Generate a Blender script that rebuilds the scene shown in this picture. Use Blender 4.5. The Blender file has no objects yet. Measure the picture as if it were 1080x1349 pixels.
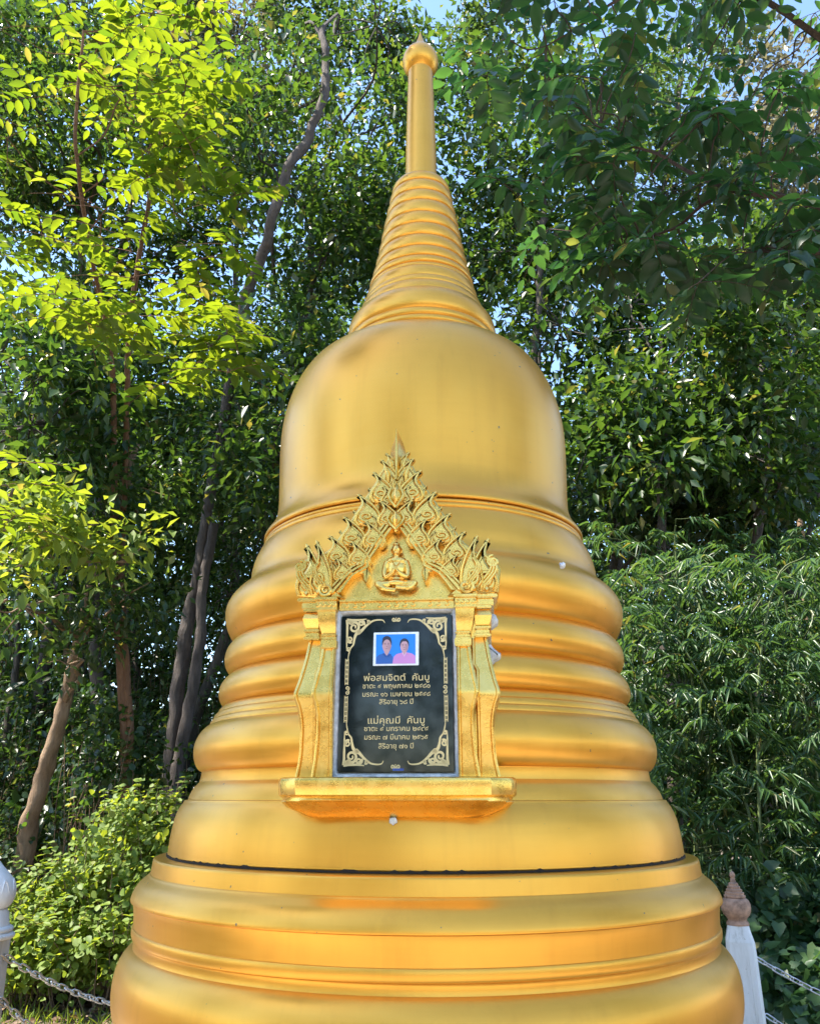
import bpy, bmesh, math, random
import numpy as np
from mathutils import Vector, Matrix, noise as mnoise

# ------------------------------------------------------------------ camera
S = bpy.context.scene
COL = S.collection
EYE = 1.55
PITCH, FPX = 0.3335, 1082.0
cam = bpy.data.cameras.new('camera')
cam.sensor_fit = 'HORIZONTAL'
cam.sensor_width = 36.0
cam.lens = 36.0 * FPX / 1080.0
cam.clip_start, cam.clip_end = 0.05, 500.0
cam_o = bpy.data.objects.new('camera', cam)
COL.objects.link(cam_o)
cam_o.location = (0, 0, EYE)
cam_o.rotation_euler = (math.pi / 2 + PITCH, 0, 0)
S.camera = cam_o

# ------------------------------------------------------------------ sky, sun, exposure
SUN_EL, SUN_AZ = math.radians(57), math.radians(-102)      # azimuth from +Y, negative = towards -X
SUN = Vector((math.sin(SUN_AZ) * math.cos(SUN_EL), math.cos(SUN_AZ) * math.cos(SUN_EL), math.sin(SUN_EL)))
world = bpy.data.worlds.new('World')
S.world = world
world.use_nodes = True
wn = world.node_tree
sky = wn.nodes.new('ShaderNodeTexSky')
sky.sky_type = 'NISHITA'
sky.sun_disc = False
sky.sun_elevation = SUN_EL
sky.sun_rotation = SUN_AZ
sky.air_density, sky.dust_density, sky.ozone_density = 1.1, 0.3, 3.0
bg = wn.nodes['Background']
bg.inputs['Strength'].default_value = 0.15
wn.links.new(sky.outputs[0], bg.inputs['Color'])
sun = bpy.data.lights.new('sun', 'SUN')
sun.energy = 5.0
sun.angle = math.radians(0.53)
sun.color = (1.0, 0.94, 0.82)
sun_o = bpy.data.objects.new('sun', sun)
COL.objects.link(sun_o)
sun_o.rotation_euler = SUN.to_track_quat('Z', 'Y').to_euler()
S.view_settings.view_transform = 'Standard'
S.view_settings.look = 'None'
S.view_settings.gamma = 1.0
S.view_settings.use_curve_mapping = False
S.view_settings.exposure = 1.74
S.render.engine = 'CYCLES'
S.cycles.max_bounces = 7
S.cycles.diffuse_bounces = 3
S.cycles.transmission_bounces = 4
S.cycles.glossy_bounces = 3
S.cycles.caustics_reflective = False
S.cycles.caustics_refractive = False

# ------------------------------------------------------------------ helpers
CP, SP = math.cos(PITCH), math.sin(PITCH)


def at(px, py, Y):
    """world point seen at a pixel of the 1080 x 1349 photograph, Y metres ahead"""
    u, v = px - 540.0, 674.5 - py
    dy = FPX * CP - v * SP
    return Vector((u / dy * Y, Y, EYE + (FPX * SP + v * CP) / dy * Y))


def in_frame(P):
    """(N,3) -> px, py, depth"""
    zc = P[:, 1] * CP + (P[:, 2] - EYE) * SP
    yc = -P[:, 1] * SP + (P[:, 2] - EYE) * CP
    zc = np.maximum(zc, 1e-3)
    return 540 + FPX * P[:, 0] / zc, 674.5 - FPX * yc / zc, zc


def tag(o, label=None, cat=None, group=None, kind=None):
    if label: o['label'] = label
    if cat: o['category'] = cat
    if group: o['group'] = group
    if kind: o['kind'] = kind
    return o


def empty(name, loc=(0, 0, 0), rz=0.0):
    o = bpy.data.objects.new(name, None)
    o.empty_display_size = 0.1
    COL.objects.link(o)
    o.location = loc
    o.rotation_euler = (0, 0, rz)
    return o


def link(name, me, mat=None, parent=None):
    o = bpy.data.objects.new(name, me)
    COL.objects.link(o)
    if parent: o.parent = parent
    if mat and not me.materials: me.materials.append(mat)
    return o


def obj(name, bm, mat=None, parent=None, smooth=None):
    me = bpy.data.meshes.new(name)
    bmesh.ops.recalc_face_normals(bm, faces=bm.faces)
    bm.to_mesh(me)
    bm.free()
    if smooth is not None: smooth_by_angle(me, smooth)
    return link(name, me, mat, parent)


def smooth_by_angle(me, deg):
    me.shade_smooth()
    me.set_sharp_from_angle(angle=math.radians(deg))


def mesh_np(name, V, F, smooth=False):
    """F: list of (count, k) int arrays"""
    me = bpy.data.meshes.new(name)
    me.vertices.add(len(V))
    me.vertices.foreach_set('co', np.ascontiguousarray(V, dtype=np.float32).ravel())
    loops = np.concatenate([f.ravel() for f in F]).astype(np.int32)
    sizes = np.concatenate([np.full(len(f), f.shape[1], np.int32) for f in F])
    me.loops.add(len(loops))
    me.loops.foreach_set('vertex_index', loops)
    me.polygons.add(len(sizes))
    me.polygons.foreach_set('loop_start', np.concatenate([[0], np.cumsum(sizes)[:-1]]).astype(np.int32))
    me.polygons.foreach_set('loop_total', sizes)
    if smooth: me.polygons.foreach_set('use_smooth', np.ones(len(sizes), bool))
    me.update(calc_edges=True)
    me.validate()
    return me


def bm_tube(bm, pts, radii, n=8, cap=True):
    pts = [Vector(p) for p in pts]
    if not hasattr(radii, '__len__'): radii = [radii] * len(pts)
    rings, up = [], None
    for i, p in enumerate(pts):
        d = (pts[min(i + 1, len(pts) - 1)] - pts[max(i - 1, 0)])
        d = d.normalized() if d.length > 1e-9 else Vector((0, 0, 1))
        if up is None:
            up = Vector((0, 1, 0)) if abs(d.y) < 0.9 else Vector((1, 0, 0))
        a = d.cross(up)
        if a.length < 1e-6: a = d.orthogonal()
        a.normalize()
        b = a.cross(d).normalized()
        up = b
        rings.append([bm.verts.new(p + (a * math.cos(2 * math.pi * k / n) + b * math.sin(2 * math.pi * k / n)) * radii[i]) for k in range(n)])
    for r0, r1 in zip(rings[:-1], rings[1:]):
        for k in range(n):
            bm.faces.new((r0[k], r0[(k + 1) % n], r1[(k + 1) % n], r1[k]))
    if cap:
        bm.faces.new(rings[0][::-1])
        bm.faces.new(rings[-1])


def bm_lathe(bm, prof, n=32, c=(0, 0, 0)):
    rings = []
    for r, z in prof:
        if r < 1e-5:
            rings.append([bm.verts.new((c[0], c[1], c[2] + z))])
        else:
            rings.append([bm.verts.new((c[0] + r * math.cos(2 * math.pi * k / n), c[1] + r * math.sin(2 * math.pi * k / n), c[2] + z)) for k in range(n)])
    for a, b in zip(rings[:-1], rings[1:]):
        for k in range(n):
            f = [a[k % len(a)], a[(k + 1) % len(a)], b[(k + 1) % len(b)], b[k % len(b)]]
            f = list(dict.fromkeys(f))
            if len(f) > 2: bm.faces.new(f)


def bm_slab(bm, out, tf, tb, bev=0.003):
    """outline (x, z) counter-clockwise; front at y=-tf, back at y=-tb, chamfered front edge"""
    n = len(out)
    P = [Vector((x, z)) for x, z in out]
    area = sum(P[i].x * P[(i + 1) % n].y - P[(i + 1) % n].x * P[i].y for i in range(n))
    if area < 0: P.reverse()
    ins = []
    for i in range(n):
        e0 = (P[i] - P[i - 1]).normalized(); e1 = (P[(i + 1) % n] - P[i]).normalized()
        n0 = Vector((-e0.y, e0.x)); n1 = Vector((-e1.y, e1.x))
        m = n0 + n1
        m = m / max(m.length_squared, 0.35) * 2.0 if m.length > 1e-6 else n0
        ins.append(P[i] + m * bev)
    back = [bm.verts.new((p.x, -tb, p.y)) for p in P]
    mid = [bm.verts.new((p.x, -(tf - bev), p.y)) for p in P]
    frt = [bm.verts.new((p.x, -tf, p.y)) for p in ins]
    for a, b in ((back, mid), (mid, frt)):
        for i in range(n):
            bm.faces.new((a[i], a[(i + 1) % n], b[(i + 1) % n], b[i]))
    bm.faces.new(frt)
    bm.faces.new(back[::-1])


def bm_box(bm, x0, x1, y0, y1, z0, z1, bev=0.0):
    vs = [bm.verts.new((x, y, z)) for z in (z0, z1) for x, y in ((x0, y0), (x1, y0), (x1, y1), (x0, y1))]
    fs = [bm.faces.new([vs[i] for i in q]) for q in ((3, 2, 1, 0), (4, 5, 6, 7), (0, 1, 5, 4), (1, 2, 6, 5), (2, 3, 7, 6), (3, 0, 4, 7))]
    if bev:
        es = list({e for f in fs for e in f.edges})
        bmesh.ops.bevel(bm, geom=es, offset=bev, segments=2, affect='EDGES')


def bez(p0, p1, p2, p3, n):
    t = np.linspace(0, 1, n + 1)[1:, None]
    p0, p1, p2, p3 = map(np.array, (p0, p1, p2, p3))
    return ((1 - t) ** 3 * p0 + 3 * (1 - t) ** 2 * t * p1 + 3 * (1 - t) * t * t * p2 + t ** 3 * p3).tolist()


def smooth_path(pts, k=6):
    """Catmull-Rom through points"""
    P = np.array([list(p) for p in pts], float)
    P = np.vstack([2 * P[0] - P[1], P, 2 * P[-1] - P[-2]])
    out = []
    for i in range(1, len(P) - 2):
        for t in np.linspace(0, 1, k, endpoint=False):
            a, b, c, d = P[i - 1:i + 3]
            out.append(0.5 * (2 * b + (c - a) * t + (2 * a - 5 * b + 4 * c - d) * t * t + (3 * b - a - 3 * c + d) * t ** 3))
    out.append(P[-2])
    return np.array(out)


# ------------------------------------------------------------------ materials
def mat(name):
    m = bpy.data.materials.new(name)
    m.use_nodes = True
    nt = m.node_tree
    return m, nt, nt.nodes['Principled BSDF']


def noise(nt, scale, detail=4, rough=0.6, coord='Object', mapscale=None):
    tc = nt.nodes.new('ShaderNodeTexCoord')
    n = nt.nodes.new('ShaderNodeTexNoise')
    n.inputs['Scale'].default_value = scale
    n.inputs['Detail'].default_value = detail
    n.inputs['Roughness'].default_value = rough
    src = tc.outputs[coord]
    if mapscale:
        mp = nt.nodes.new('ShaderNodeMapping')
        mp.inputs['Scale'].default_value = mapscale
        nt.links.new(src, mp.inputs['Vector'])
        src = mp.outputs[0]
    nt.links.new(src, n.inputs['Vector'])
    return n


def ramp(nt, src, stops):
    r = nt.nodes.new('ShaderNodeValToRGB')
    while len(r.color_ramp.elements) < len(stops): r.color_ramp.elements.new(0.5)
    for e, (p, c) in zip(r.color_ramp.elements, stops):
        e.position = p
        e.color = (*c, 1) if len(c) == 3 else c
    nt.links.new(src, r.inputs['Fac'])
    return r


def bump(nt, bsdf, srcs, dist=0.002, strength=0.5):
    prev = None
    for s, st, ds in srcs:
        b = nt.nodes.new('ShaderNodeBump')
        b.inputs['Strength'].default_value = st
        b.inputs['Distance'].default_value = ds
        nt.links.new(s, b.inputs['Height'])
        if prev: nt.links.new(prev.outputs[0], b.inputs['Normal'])
        prev = b
    nt.links.new(prev.outputs[0], bsdf.inputs['Normal'])


def gold_paint():
    m, nt, b = mat('gold_paint')
    n1 = noise(nt, 2.2, 5, 0.6)
    n2 = noise(nt, 9, 6, 0.7, mapscale=(0.6, 0.6, 9))
    mx = nt.nodes.new('ShaderNodeMix'); mx.data_type = 'FLOAT'
    mx.inputs[0].default_value = 0.22
    nt.links.new(n1.outputs['Fac'], mx.inputs[2]); nt.links.new(n2.outputs['Fac'], mx.inputs[3])
    r = ramp(nt, mx.outputs[0], [(0.3, (0.78, 0.352, 0.034)), (0.52, (0.85, 0.405, 0.045)), (0.72, (0.88, 0.455, 0.066))])
    # faint runs and brush marks left in the paint
    n5 = noise(nt, 5, 6, 0.65, mapscale=(4.5, 4.5, .35))
    st = ramp(nt, n5.outputs['Fac'], [(0.30, (0.84, 0.80, 0.74)), (0.48, (1, 1, 1)), (0.66, (1, 1, 1)), (0.80, (1.0, 1.05, 1.18))])
    sm = nt.nodes.new('ShaderNodeMix'); sm.data_type = 'RGBA'; sm.blend_type = 'MULTIPLY'
    sm.inputs[0].default_value = 0.32
    nt.links.new(r.outputs[0], sm.inputs[6]); nt.links.new(st.outputs[0], sm.inputs[7])
    # flecks where the paint has chipped
    v = noise(nt, 60, 2, 0.5)
    chips = ramp(nt, v.outputs['Fac'], [(0.755, (0, 0, 0)), (0.768, (1, 1, 1))])
    cm = nt.nodes.new('ShaderNodeMix'); cm.data_type = 'RGBA'
    nt.links.new(chips.outputs[0], cm.inputs[0])
    nt.links.new(sm.outputs[2], cm.inputs[6])
    cm.inputs[7].default_value = (0.20, 0.14, 0.09, 1)
    nt.links.new(cm.outputs[2], b.inputs['Base Color'])
    b.inputs['Metallic'].default_value = 0.68
    b.inputs['Coat Weight'].default_value = 0.18
    b.inputs['Coat IOR'].default_value = 1.5
    b.inputs['Coat Roughness'].default_value = 0.30
    rr = ramp(nt, n2.outputs['Fac'], [(0.3, (0.30,) * 3), (0.7, (0.37,) * 3)])
    nt.links.new(rr.outputs[0], b.inputs['Roughness'])
    n3 = noise(nt, 40, 3, 0.5, mapscale=(0.35, 0.35, 6))
    n4 = noise(nt, 130, 4, 0.6)
    bump(nt, b, [(n3.outputs['Fac'], 0.05, 0.002), (n1.outputs['Fac'], 0.10, 0.02), (n4.outputs['Fac'], 0.06, 0.001)])
    return m


def gold_leaf():
    m, nt, b = mat('gold_cast')
    n1 = noise(nt, 30, 5, 0.65)
    r = ramp(nt, n1.outputs['Fac'], [(0.25, (0.78, 0.45, 0.09)), (0.5, (0.88, 0.56, 0.14)), (0.8, (0.94, 0.65, 0.21))])
    nt.links.new(r.outputs[0], b.inputs['Base Color'])
    b.inputs['Metallic'].default_value = 0.95
    rr = ramp(nt, n1.outputs['Fac'], [(0.3, (0.20,) * 3), (0.7, (0.34,) * 3)])
    nt.links.new(rr.outputs[0], b.inputs['Roughness'])
    n2 = noise(nt, 160, 3, 0.6)
    n3 = noise(nt, 420, 2, 0.5)
    bump(nt, b, [(n2.outputs['Fac'], 0.14, 0.002), (n3.outputs['Fac'], 0.08, 0.0010)])
    return m


def simple(name, col, rough=0.5, metal=0.0, nscale=None, var=0.25, bumpd=None, coat=0.0):
    m, nt, b = mat(name)
    if nscale:
        n = noise(nt, nscale, 5, 0.65)
        lo = tuple(c * (1 - var) for c in col); hi = tuple(min(1, c * (1 + var)) for c in col)
        r = ramp(nt, n.outputs['Fac'], [(0.3, lo), (0.7, hi)])
        nt.links.new(r.outputs[0], b.inputs['Base Color'])
        if bumpd: bump(nt, b, [(n.outputs['Fac'], 0.6, bumpd)])
    else:
        b.inputs['Base Color'].default_value = (*col, 1)
    b.inputs['Roughness'].default_value = rough
    b.inputs['Metallic'].default_value = metal
    b.inputs['Coat Weight'].default_value = coat
    return m


def leaf_mat(name, cols, trans, tfac=0.42, rough=0.42):
    """cols: dark, mid, light leaf colours spread from leaf to leaf; trans: colour of light passing through"""
    m, nt, b = mat(name)
    g = nt.nodes.new('ShaderNodeNewGeometry')
    r = ramp(nt, g.outputs['Random Per Island'], [(0.0, cols[0]), (0.55, cols[1]), (0.93, cols[2]), (1.0, cols[3])])
    nt.links.new(r.outputs[0], b.inputs['Base Color'])
    b.inputs['Roughness'].default_value = rough
    b.inputs['Specular IOR Level'].default_value = 0.5
    t = nt.nodes.new('ShaderNodeBsdfTranslucent')
    r2 = ramp(nt, g.outputs['Random Per Island'], [(0.0, (trans[0] * .45, trans[1] * .62, trans[2])), (0.5, tuple(c * .85 for c in trans)), (0.92, tuple(c * 1.08 for c in trans)), (1.0, (0.42, 0.34, 0.05))])
    nt.links.new(r2.outputs[0], t.inputs['Color'])
    mx = nt.nodes.new('ShaderNodeMixShader')
    mx.inputs[0].default_value = tfac
    nt.links.new(b.outputs[0], mx.inputs[1]); nt.links.new(t.outputs[0], mx.inputs[2])
    nt.links.new(mx.outputs[0], nt.nodes['Material Output'].inputs['Surface'])
    return m


def bark(name, c0, c1, sc=14):
    m, nt, b = mat(name)
    n = noise(nt, sc, 8, 0.7, mapscale=(1, 1, 0.25))
    r = ramp(nt, n.outputs['Fac'], [(0.3, c0), (0.7, c1)])
    nt.links.new(r.outputs[0], b.inputs['Base Color'])
    b.inputs['Roughness'].default_value = 0.9
    n2 = noise(nt, sc * 5, 5, 0.7, mapscale=(1, 1, 0.4))
    bump(nt, b, [(n.outputs['Fac'], 1.0, 0.04), (n2.outputs['Fac'], 0.8, 0.01)])
    return m


def white_paint():
    m, nt, b = mat('white_paint')
    n1 = noise(nt, 16, 7, 0.7, mapscale=(1, 1, .16))
    n2 = noise(nt, 55, 5, 0.7)
    r1 = ramp(nt, n1.outputs['Fac'], [(0.30, (0.40, 0.38, 0.33)), (0.43, (0.70, 0.69, 0.66)), (0.6, (0.79, 0.79, 0.78))])
    r2 = ramp(nt, n2.outputs['Fac'], [(0.27, (0.45, 0.42, 0.38)), (0.34, (1, 1, 1))])
    mx = nt.nodes.new('ShaderNodeMix'); mx.data_type = 'RGBA'; mx.blend_type = 'MULTIPLY'
    mx.inputs[0].default_value = 1
    nt.links.new(r1.outputs[0], mx.inputs[6]); nt.links.new(r2.outputs[0], mx.inputs[7])
    nt.links.new(mx.outputs[2], b.inputs['Base Color'])
    b.inputs['Roughness'].default_value = 0.6
    bump(nt, b, [(n2.outputs['Fac'], 0.5, 0.003), (n1.outputs['Fac'], 0.4, 0.004)])
    return m


M = {
    'gold': gold_paint(),
    'cast': gold_leaf(),
    'seam': simple('dark_seam', (0.03, 0.018, 0.012), 0.9),
    'cement': simple('grey_cement', (0.62, 0.61, 0.60), 0.8, 0, 60, 0.3, 0.002),
    'granite': simple('black_granite', (0.006, 0.010, 0.012), 0.06, 0, 300, 0.6),
    'gilt': simple('gilt_lettering', (0.74, 0.56, 0.27), 0.42, 0.35),
    'white': white_paint(),
    'terracotta': simple('terracotta', (0.38, 0.225, 0.15), 0.75, 0, 35, 0.5, 0.004),
    'steel': simple('galvanised_steel', (0.62, 0.62, 0.62), 0.35, 0.9, 90, 0.25),
    'bark_grey': bark('grey_bark', (0.045, 0.036, 0.032), (0.14, 0.11, 0.095)),
    'bark_tan': bark('tan_bark', (0.17, 0.105, 0.06), (0.36, 0.24, 0.15)),
    'bark_red': bark('reddish_bark', (0.14, 0.065, 0.035), (0.30, 0.16, 0.09)),
    'bark_twig': bark('twig_bark', (0.05, 0.03, 0.02), (0.13, 0.075, 0.05)),
    'bark_dark': bark('dark_bark', (0.03, 0.024, 0.02), (0.10, 0.08, 0.06)),
    'leaf_gold': leaf_mat('sunlit_leaf', [(0.035, 0.078, 0.016), (0.065, 0.115, 0.018), (0.10, 0.14, 0.02), (0.16, 0.12, 0.03)], (0.30, 0.38, 0.012), 0.5, 0.42),
    'leaf_mid': leaf_mat('forest_leaf', [(0.018, 0.045, 0.014), (0.032, 0.068, 0.018), (0.055, 0.095, 0.024), (0.11, 0.10, 0.035)], (0.13, 0.23, 0.02), 0.40, 0.33),
    'leaf_dark': leaf_mat('overhang_leaf', [(0.012, 0.034, 0.018), (0.022, 0.052, 0.024), (0.04, 0.08, 0.03), (0.11, 0.11, 0.035)], (0.10, 0.24, 0.035), 0.38, 0.36),
    'leaf_far': leaf_mat('far_leaf', [(0.02, 0.045, 0.018), (0.036, 0.07, 0.024), (0.058, 0.095, 0.03), (0.12, 0.10, 0.04)], (0.14, 0.23, 0.03), 0.40, 0.36),
    'leaf_dry': leaf_mat('pale_dry_leaf', [(0.12, 0.11, 0.055), (0.17, 0.15, 0.08), (0.22, 0.19, 0.11), (0.26, 0.22, 0.14)], (0.30, 0.26, 0.12), 0.35, 0.4),
    'leaf_bamboo': leaf_mat('bamboo_leaf', [(0.024, 0.062, 0.022), (0.042, 0.092, 0.030), (0.068, 0.13, 0.042), (0.15, 0.14, 0.055)], (0.15, 0.27, 0.04), 0.35, 0.36),
    'leaf_bush': leaf_mat('bush_leaf', [(0.11, 0.18, 0.026), (0.16, 0.24, 0.036), (0.21, 0.28, 0.052), (0.25, 0.26, 0.09)], (0.42, 0.48, 0.030), 0.48, 0.58),
    'leaf_vine': leaf_mat('vine_leaf', [(0.02, 0.055, 0.02), (0.035, 0.08, 0.028), (0.05, 0.10, 0.035), (0.14, 0.12, 0.04)], (0.10, 0.2, 0.03), 0.35, 0.4),
    'litter': leaf_mat('fallen_leaf', [(0.10, 0.055, 0.028), (0.17, 0.10, 0.055), (0.25, 0.17, 0.11), (0.30, 0.24, 0.17)], (0.2, 0.1, 0.04), 0.12, 0.6),
}
M['granite'].node_tree.nodes['Principled BSDF'].inputs['Specular IOR Level'].default_value = 0.5

# ------------------------------------------------------------------ ground
def ground():
    N = 90
    xs = np.concatenate([np.linspace(-160, -14, 12), np.linspace(-13, 13, 66), np.linspace(14, 160, 12)])
    ys = np.concatenate([np.linspace(-160, -14, 12), np.linspace(-13, 22, 66), np.linspace(24, 220, 12)])
    X, Y = np.meshgrid(xs, ys)
    r = np.hypot(X, Y - 2.6)
    Z = np.where(r > 3.2, 0.05 * np.sin(1.7 * X + 0.6 * Y) * np.sin(1.3 * Y) + 0.02 * np.sin(5 * X + 3 * Y), 0.0) - 0.012
    V = np.c_[X.ravel(), Y.ravel(), Z.ravel()]
    n = len(xs)
    i = np.arange(len(ys) - 1)[:, None] * n + np.arange(n - 1)[None]
    F = np.stack([i, i + 1, i + n + 1, i + n], -1).reshape(-1, 4)
    m, nt, b = mat('forest_soil')
    n1 = noise(nt, 1.4, 8, 0.7)
    n2 = noise(nt, 26, 6, 0.7)
    r1 = ramp(nt, n1.outputs['Fac'], [(0.35, (0.10, 0.07, 0.045)), (0.55, (0.20, 0.145, 0.10)), (0.7, (0.27, 0.21, 0.15))])
    r2 = ramp(nt, n2.outputs['Fac'], [(0.3, (0.45,) * 3), (0.7, (1.15,) * 3)])
    mx = nt.nodes.new('ShaderNodeMix'); mx.data_type = 'RGBA'; mx.blend_type = 'MULTIPLY'
    mx.inputs[0].default_value = 1
    nt.links.new(r1.outputs[0], mx.inputs[6]); nt.links.new(r2.outputs[0], mx.inputs[7])
    nt.links.new(mx.outputs[2], b.inputs['Base Color'])
    b.inputs['Roughness'].default_value = 0.95
    bump(nt, b, [(n2.outputs['Fac'], 0.8, 0.03)])
    tag(link('ground', mesh_np('ground', V, [F], True), m), kind='structure')
    # pale concrete court, unseen, put in to bounce light onto the stupa
    bm = bmesh.new()
    bm_box(bm, -3.6, 3.6, -9.0, 4.3, -0.10, 0.02, 0.01)
    tag(obj('pavement', bm, simple('court_concrete', (0.42, 0.37, 0.31), 0.85, 0, 3, 0.2, 0.003)), kind='structure')


ground()

# ------------------------------------------------------------------ the stupa
AX = (2.6 * math.sin(0.0165), 2.6 * math.cos(0.0165))


def profile(start, segs, n=10):
    P = [list(start)]
    for s in segs:
        if s[0] == 'L': P.append([s[1], s[2]])
        else: P += bez(P[-1], s[1:3], s[3:5], s[5:7], n)
    return P


def stupa():
    root = empty('stupa', (AX[0], AX[1], 0.02))
    root.rotation_euler = (0, 0, 0.3)
    tag(root, 'tall gold painted bell shaped stupa with ringed spire in front of the forest', 'stupa')
    L, C = 'L', 'C'
    base = profile((1.08, 0.0), [
        (L, 1.08, 0.22), (L, 1.02, 0.26), (L, 0.98, 0.26), (L, 0.98, 0.50), (C, .97, .56, .93, .60, .86, .62), (L, .84, .66), (L, .84, .84),
        (C, .835, .90, .80, .93, .775, .95), (L, .772, .978),
        (C, .822, .985, .837, 1.05, .8345, 1.098), (C, .833, 1.138, .820, 1.166, .797, 1.181), (L, .7935, 1.183),
        (C, .7915, 1.19, .791, 1.20, .7935, 1.204), (L, .7975, 1.2065), (C, .8015, 1.212, .8015, 1.226, .7985, 1.231), (L, .7965, 1.2325),
        (C, .7975, 1.250, .7990, 1.275, .8040, 1.2895), (L, .8095, 1.2925), (L, .810, 1.2955),
        (C, .807, 1.312, .798, 1.330, .783, 1.341), (C, .777, 1.346, .771, 1.350, .7685, 1.354),
        (L, .7655, 1.356), (L, .7625, 1.386), (C, .762, 1.391, .760, 1.394, .755, 1.3945), (L, .71, 1.3965), (L, 0.0, 1.3965)])
    bm = bmesh.new(); bm_lathe(bm, [(r, z - .02) for r, z in base], 200)
    obj('base', bm, M['gold'], root, 28)
    # ragged dark mortar joint under the upper body
    bm = bmesh.new(); rng = random.Random(5)
    n = 420
    ring = []
    for k in range(n):
        a = 2 * math.pi * k / n
        j = rng.random()
        h = 0.0030 + (0.0035 if j > .80 else 0) + 0.0012 * rng.random()
        ro = .7275 + 0.0008 * rng.random() + (0.0012 if j > .93 else 0)
        ring.append([bm.verts.new((rr * math.cos(a), rr * math.sin(a), z)) for rr, z in ((.70, 1.3755), (ro, 1.3762), (ro, 1.3766 + h), (.70, 1.3766 + h))])
    for k in range(n):
        a, b = ring[k], ring[(k + 1) % n]
        for q in range(3): bm.faces.new((a[q], b[q], b[q + 1], a[q + 1]))
    obj('mortar_joint', bm, M['seam'], root)
    body = profile((.70, 1.3995), [
        (L, .7245, 1.4000), (L, .7262, 1.4025), (C, .7245, 1.435, .7215, 1.465, .7155, 1.492), (C, .711, 1.510, .703, 1.526, .6955, 1.534), (L, .6935, 1.5395),
        (L, .684, 1.5415), (C, .681, 1.5555, .674, 1.572, .6585, 1.5855), (L, .6565, 1.588), (L, .6525, 1.6125), (L, .6535, 1.6155),
        (C, .668, 1.619, .6805, 1.645, .6805, 1.674), (C, .6805, 1.702, .664, 1.730, .643, 1.742), (L, .6405, 1.7435),
        (C, .6405, 1.750, .637, 1.7565, .633, 1.758), (L, .631, 1.7595), (C, .6310, 1.768, .627, 1.7745, .623, 1.776), (L, .621, 1.7775), (C, .618, 1.787, .611, 1.795, .604, 1.798), (L, .602, 1.7995),
        (C, .613, 1.803, .6225, 1.820, .6220, 1.838), (C, .621, 1.862, .606, 1.881, .588, 1.891), (L, .5865, 1.893),
        (C, .602, 1.898, .6125, 1.918, .6120, 1.940), (C, .611, 1.963, .600, 1.982, .584, 1.992), (L, .5825, 1.994),
        (C, .602, 2.002, .6195, 2.040, .6195, 2.078), (C, .619, 2.103, .602, 2.132, .573, 2.152), (L, .5705, 2.1545), (L, .5655, 2.1555),
        (C, .555, 2.166, .5500, 2.180, .5490, 2.197), (C, .5475, 2.232, .535, 2.262, .5215, 2.286), (L, .5195, 2.288), (L, .5165, 2.289),
        (C, .5195, 2.294, .5185, 2.301, .5145, 2.303), (L, .5125, 2.3035), (C, .5155, 2.307, .5150, 2.312, .5110, 2.3140), (L, .5075, 2.3150), (L, .500, 2.3180)])
    bm = bmesh.new(); bm_lathe(bm, [(r, z - .02) for r, z in body], 200)
    obj('ringed_body', bm, M['gold'], root, 28)
    bell = profile((.495, 2.3165), [
        (L, .5135, 2.3175), (C, .5165, 2.3185, .5175, 2.322, .5170, 2.3265), (C, .5155, 2.333, .507, 2.343, .497, 2.358),
        (C, .484, 2.379, .4765, 2.405, .4765, 2.440), (C, .4768, 2.50, .4820, 2.58, .4815, 2.66),
        (C, .4805, 2.76, .456, 2.862, .402, 2.932), (C, .372, 2.968, .325, 2.993, .262, 3.008), (L, .20, 3.010)], 16)
    bm = bmesh.new(); bm_lathe(bm, [(r, z - .02) for r, z in bell], 200)
    obj('bell', bm, M['gold'], root, 28)
    segs = [(L, .262, 3.009), (L, .2605, 3.028), (C, .268, 3.030, .270, 3.044, .264, 3.050), (L, .2605, 3.053), (C, .2665, 3.057, .2675, 3.071, .262, 3.078), (L, .258, 3.082),
            (C, .269, 3.092, .2690, 3.130, .2545, 3.152), (C, .247, 3.164, .240, 3.174, .232, 3.180), (L, .2305, 3.1815),
            (C, .2325, 3.190, .2240, 3.212, .2145, 3.2205), (L, .2130, 3.222), (C, .2165, 3.228, .2105, 3.243, .2050, 3.247), (L, .2035, 3.2485),
            (C, .2075, 3.258, .2010, 3.287, .1925, 3.2945), (L, .1915, 3.296), (C, .1935, 3.300, .1905, 3.308, .1870, 3.311), (L, .186, 3.312)]
    zs = [3.312, 3.347, 3.398, 3.454, 3.511, 3.568, 3.629, 3.683, 3.737, 3.782]
    rs = [.186, .1765, .1655, .1545, .1455, .1365, .1265, .1165, .1075, .0965]
    for i in range(9):
        z0, z1, r0, r1 = zs[i], zs[i + 1], rs[i], rs[i + 1]
        h = z1 - z0
        segs += [(C, r0 + .0115, z0 + .12 * h, r1 + .0135, z0 + .78 * h, r1 + .0005, z1 - .001), (L, r1 - .0015, z1)]
    segs += [(L, .0640, 3.790), (C, .0620, 3.793, .0615, 3.80, .0612, 3.81), (L, .0600, 3.95), (L, .0545, 4.20), (L, .0500, 4.362), (L, .03, 4.364)]
    sp = profile((.20, 3.0095), segs, 7)
    bm = bmesh.new(); bm_lathe(bm, [(r, z - .02) for r, z in sp], 96)
    spire = obj('spire', bm, M['gold'], root, 26)
    fin = profile((.0, 4.360), [(L, .046, 4.360), (L, .0515, 4.364), (C, .058, 4.372, .073, 4.388, .0738, 4.416), (C, .074, 4.440, .064, 4.462, .052, 4.474), (L, .0505, 4.4755),
                                (C, .042, 4.482, .026, 4.500, .0185, 4.522), (C, .0125, 4.540, .007, 4.560, .0, 4.592)], 9)
    bm = bmesh.new(); bm_lathe(bm, [(r, z - .02) for r, z in fin], 64)
    obj('finial', bm, M['gold'], spire, 30)
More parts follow.
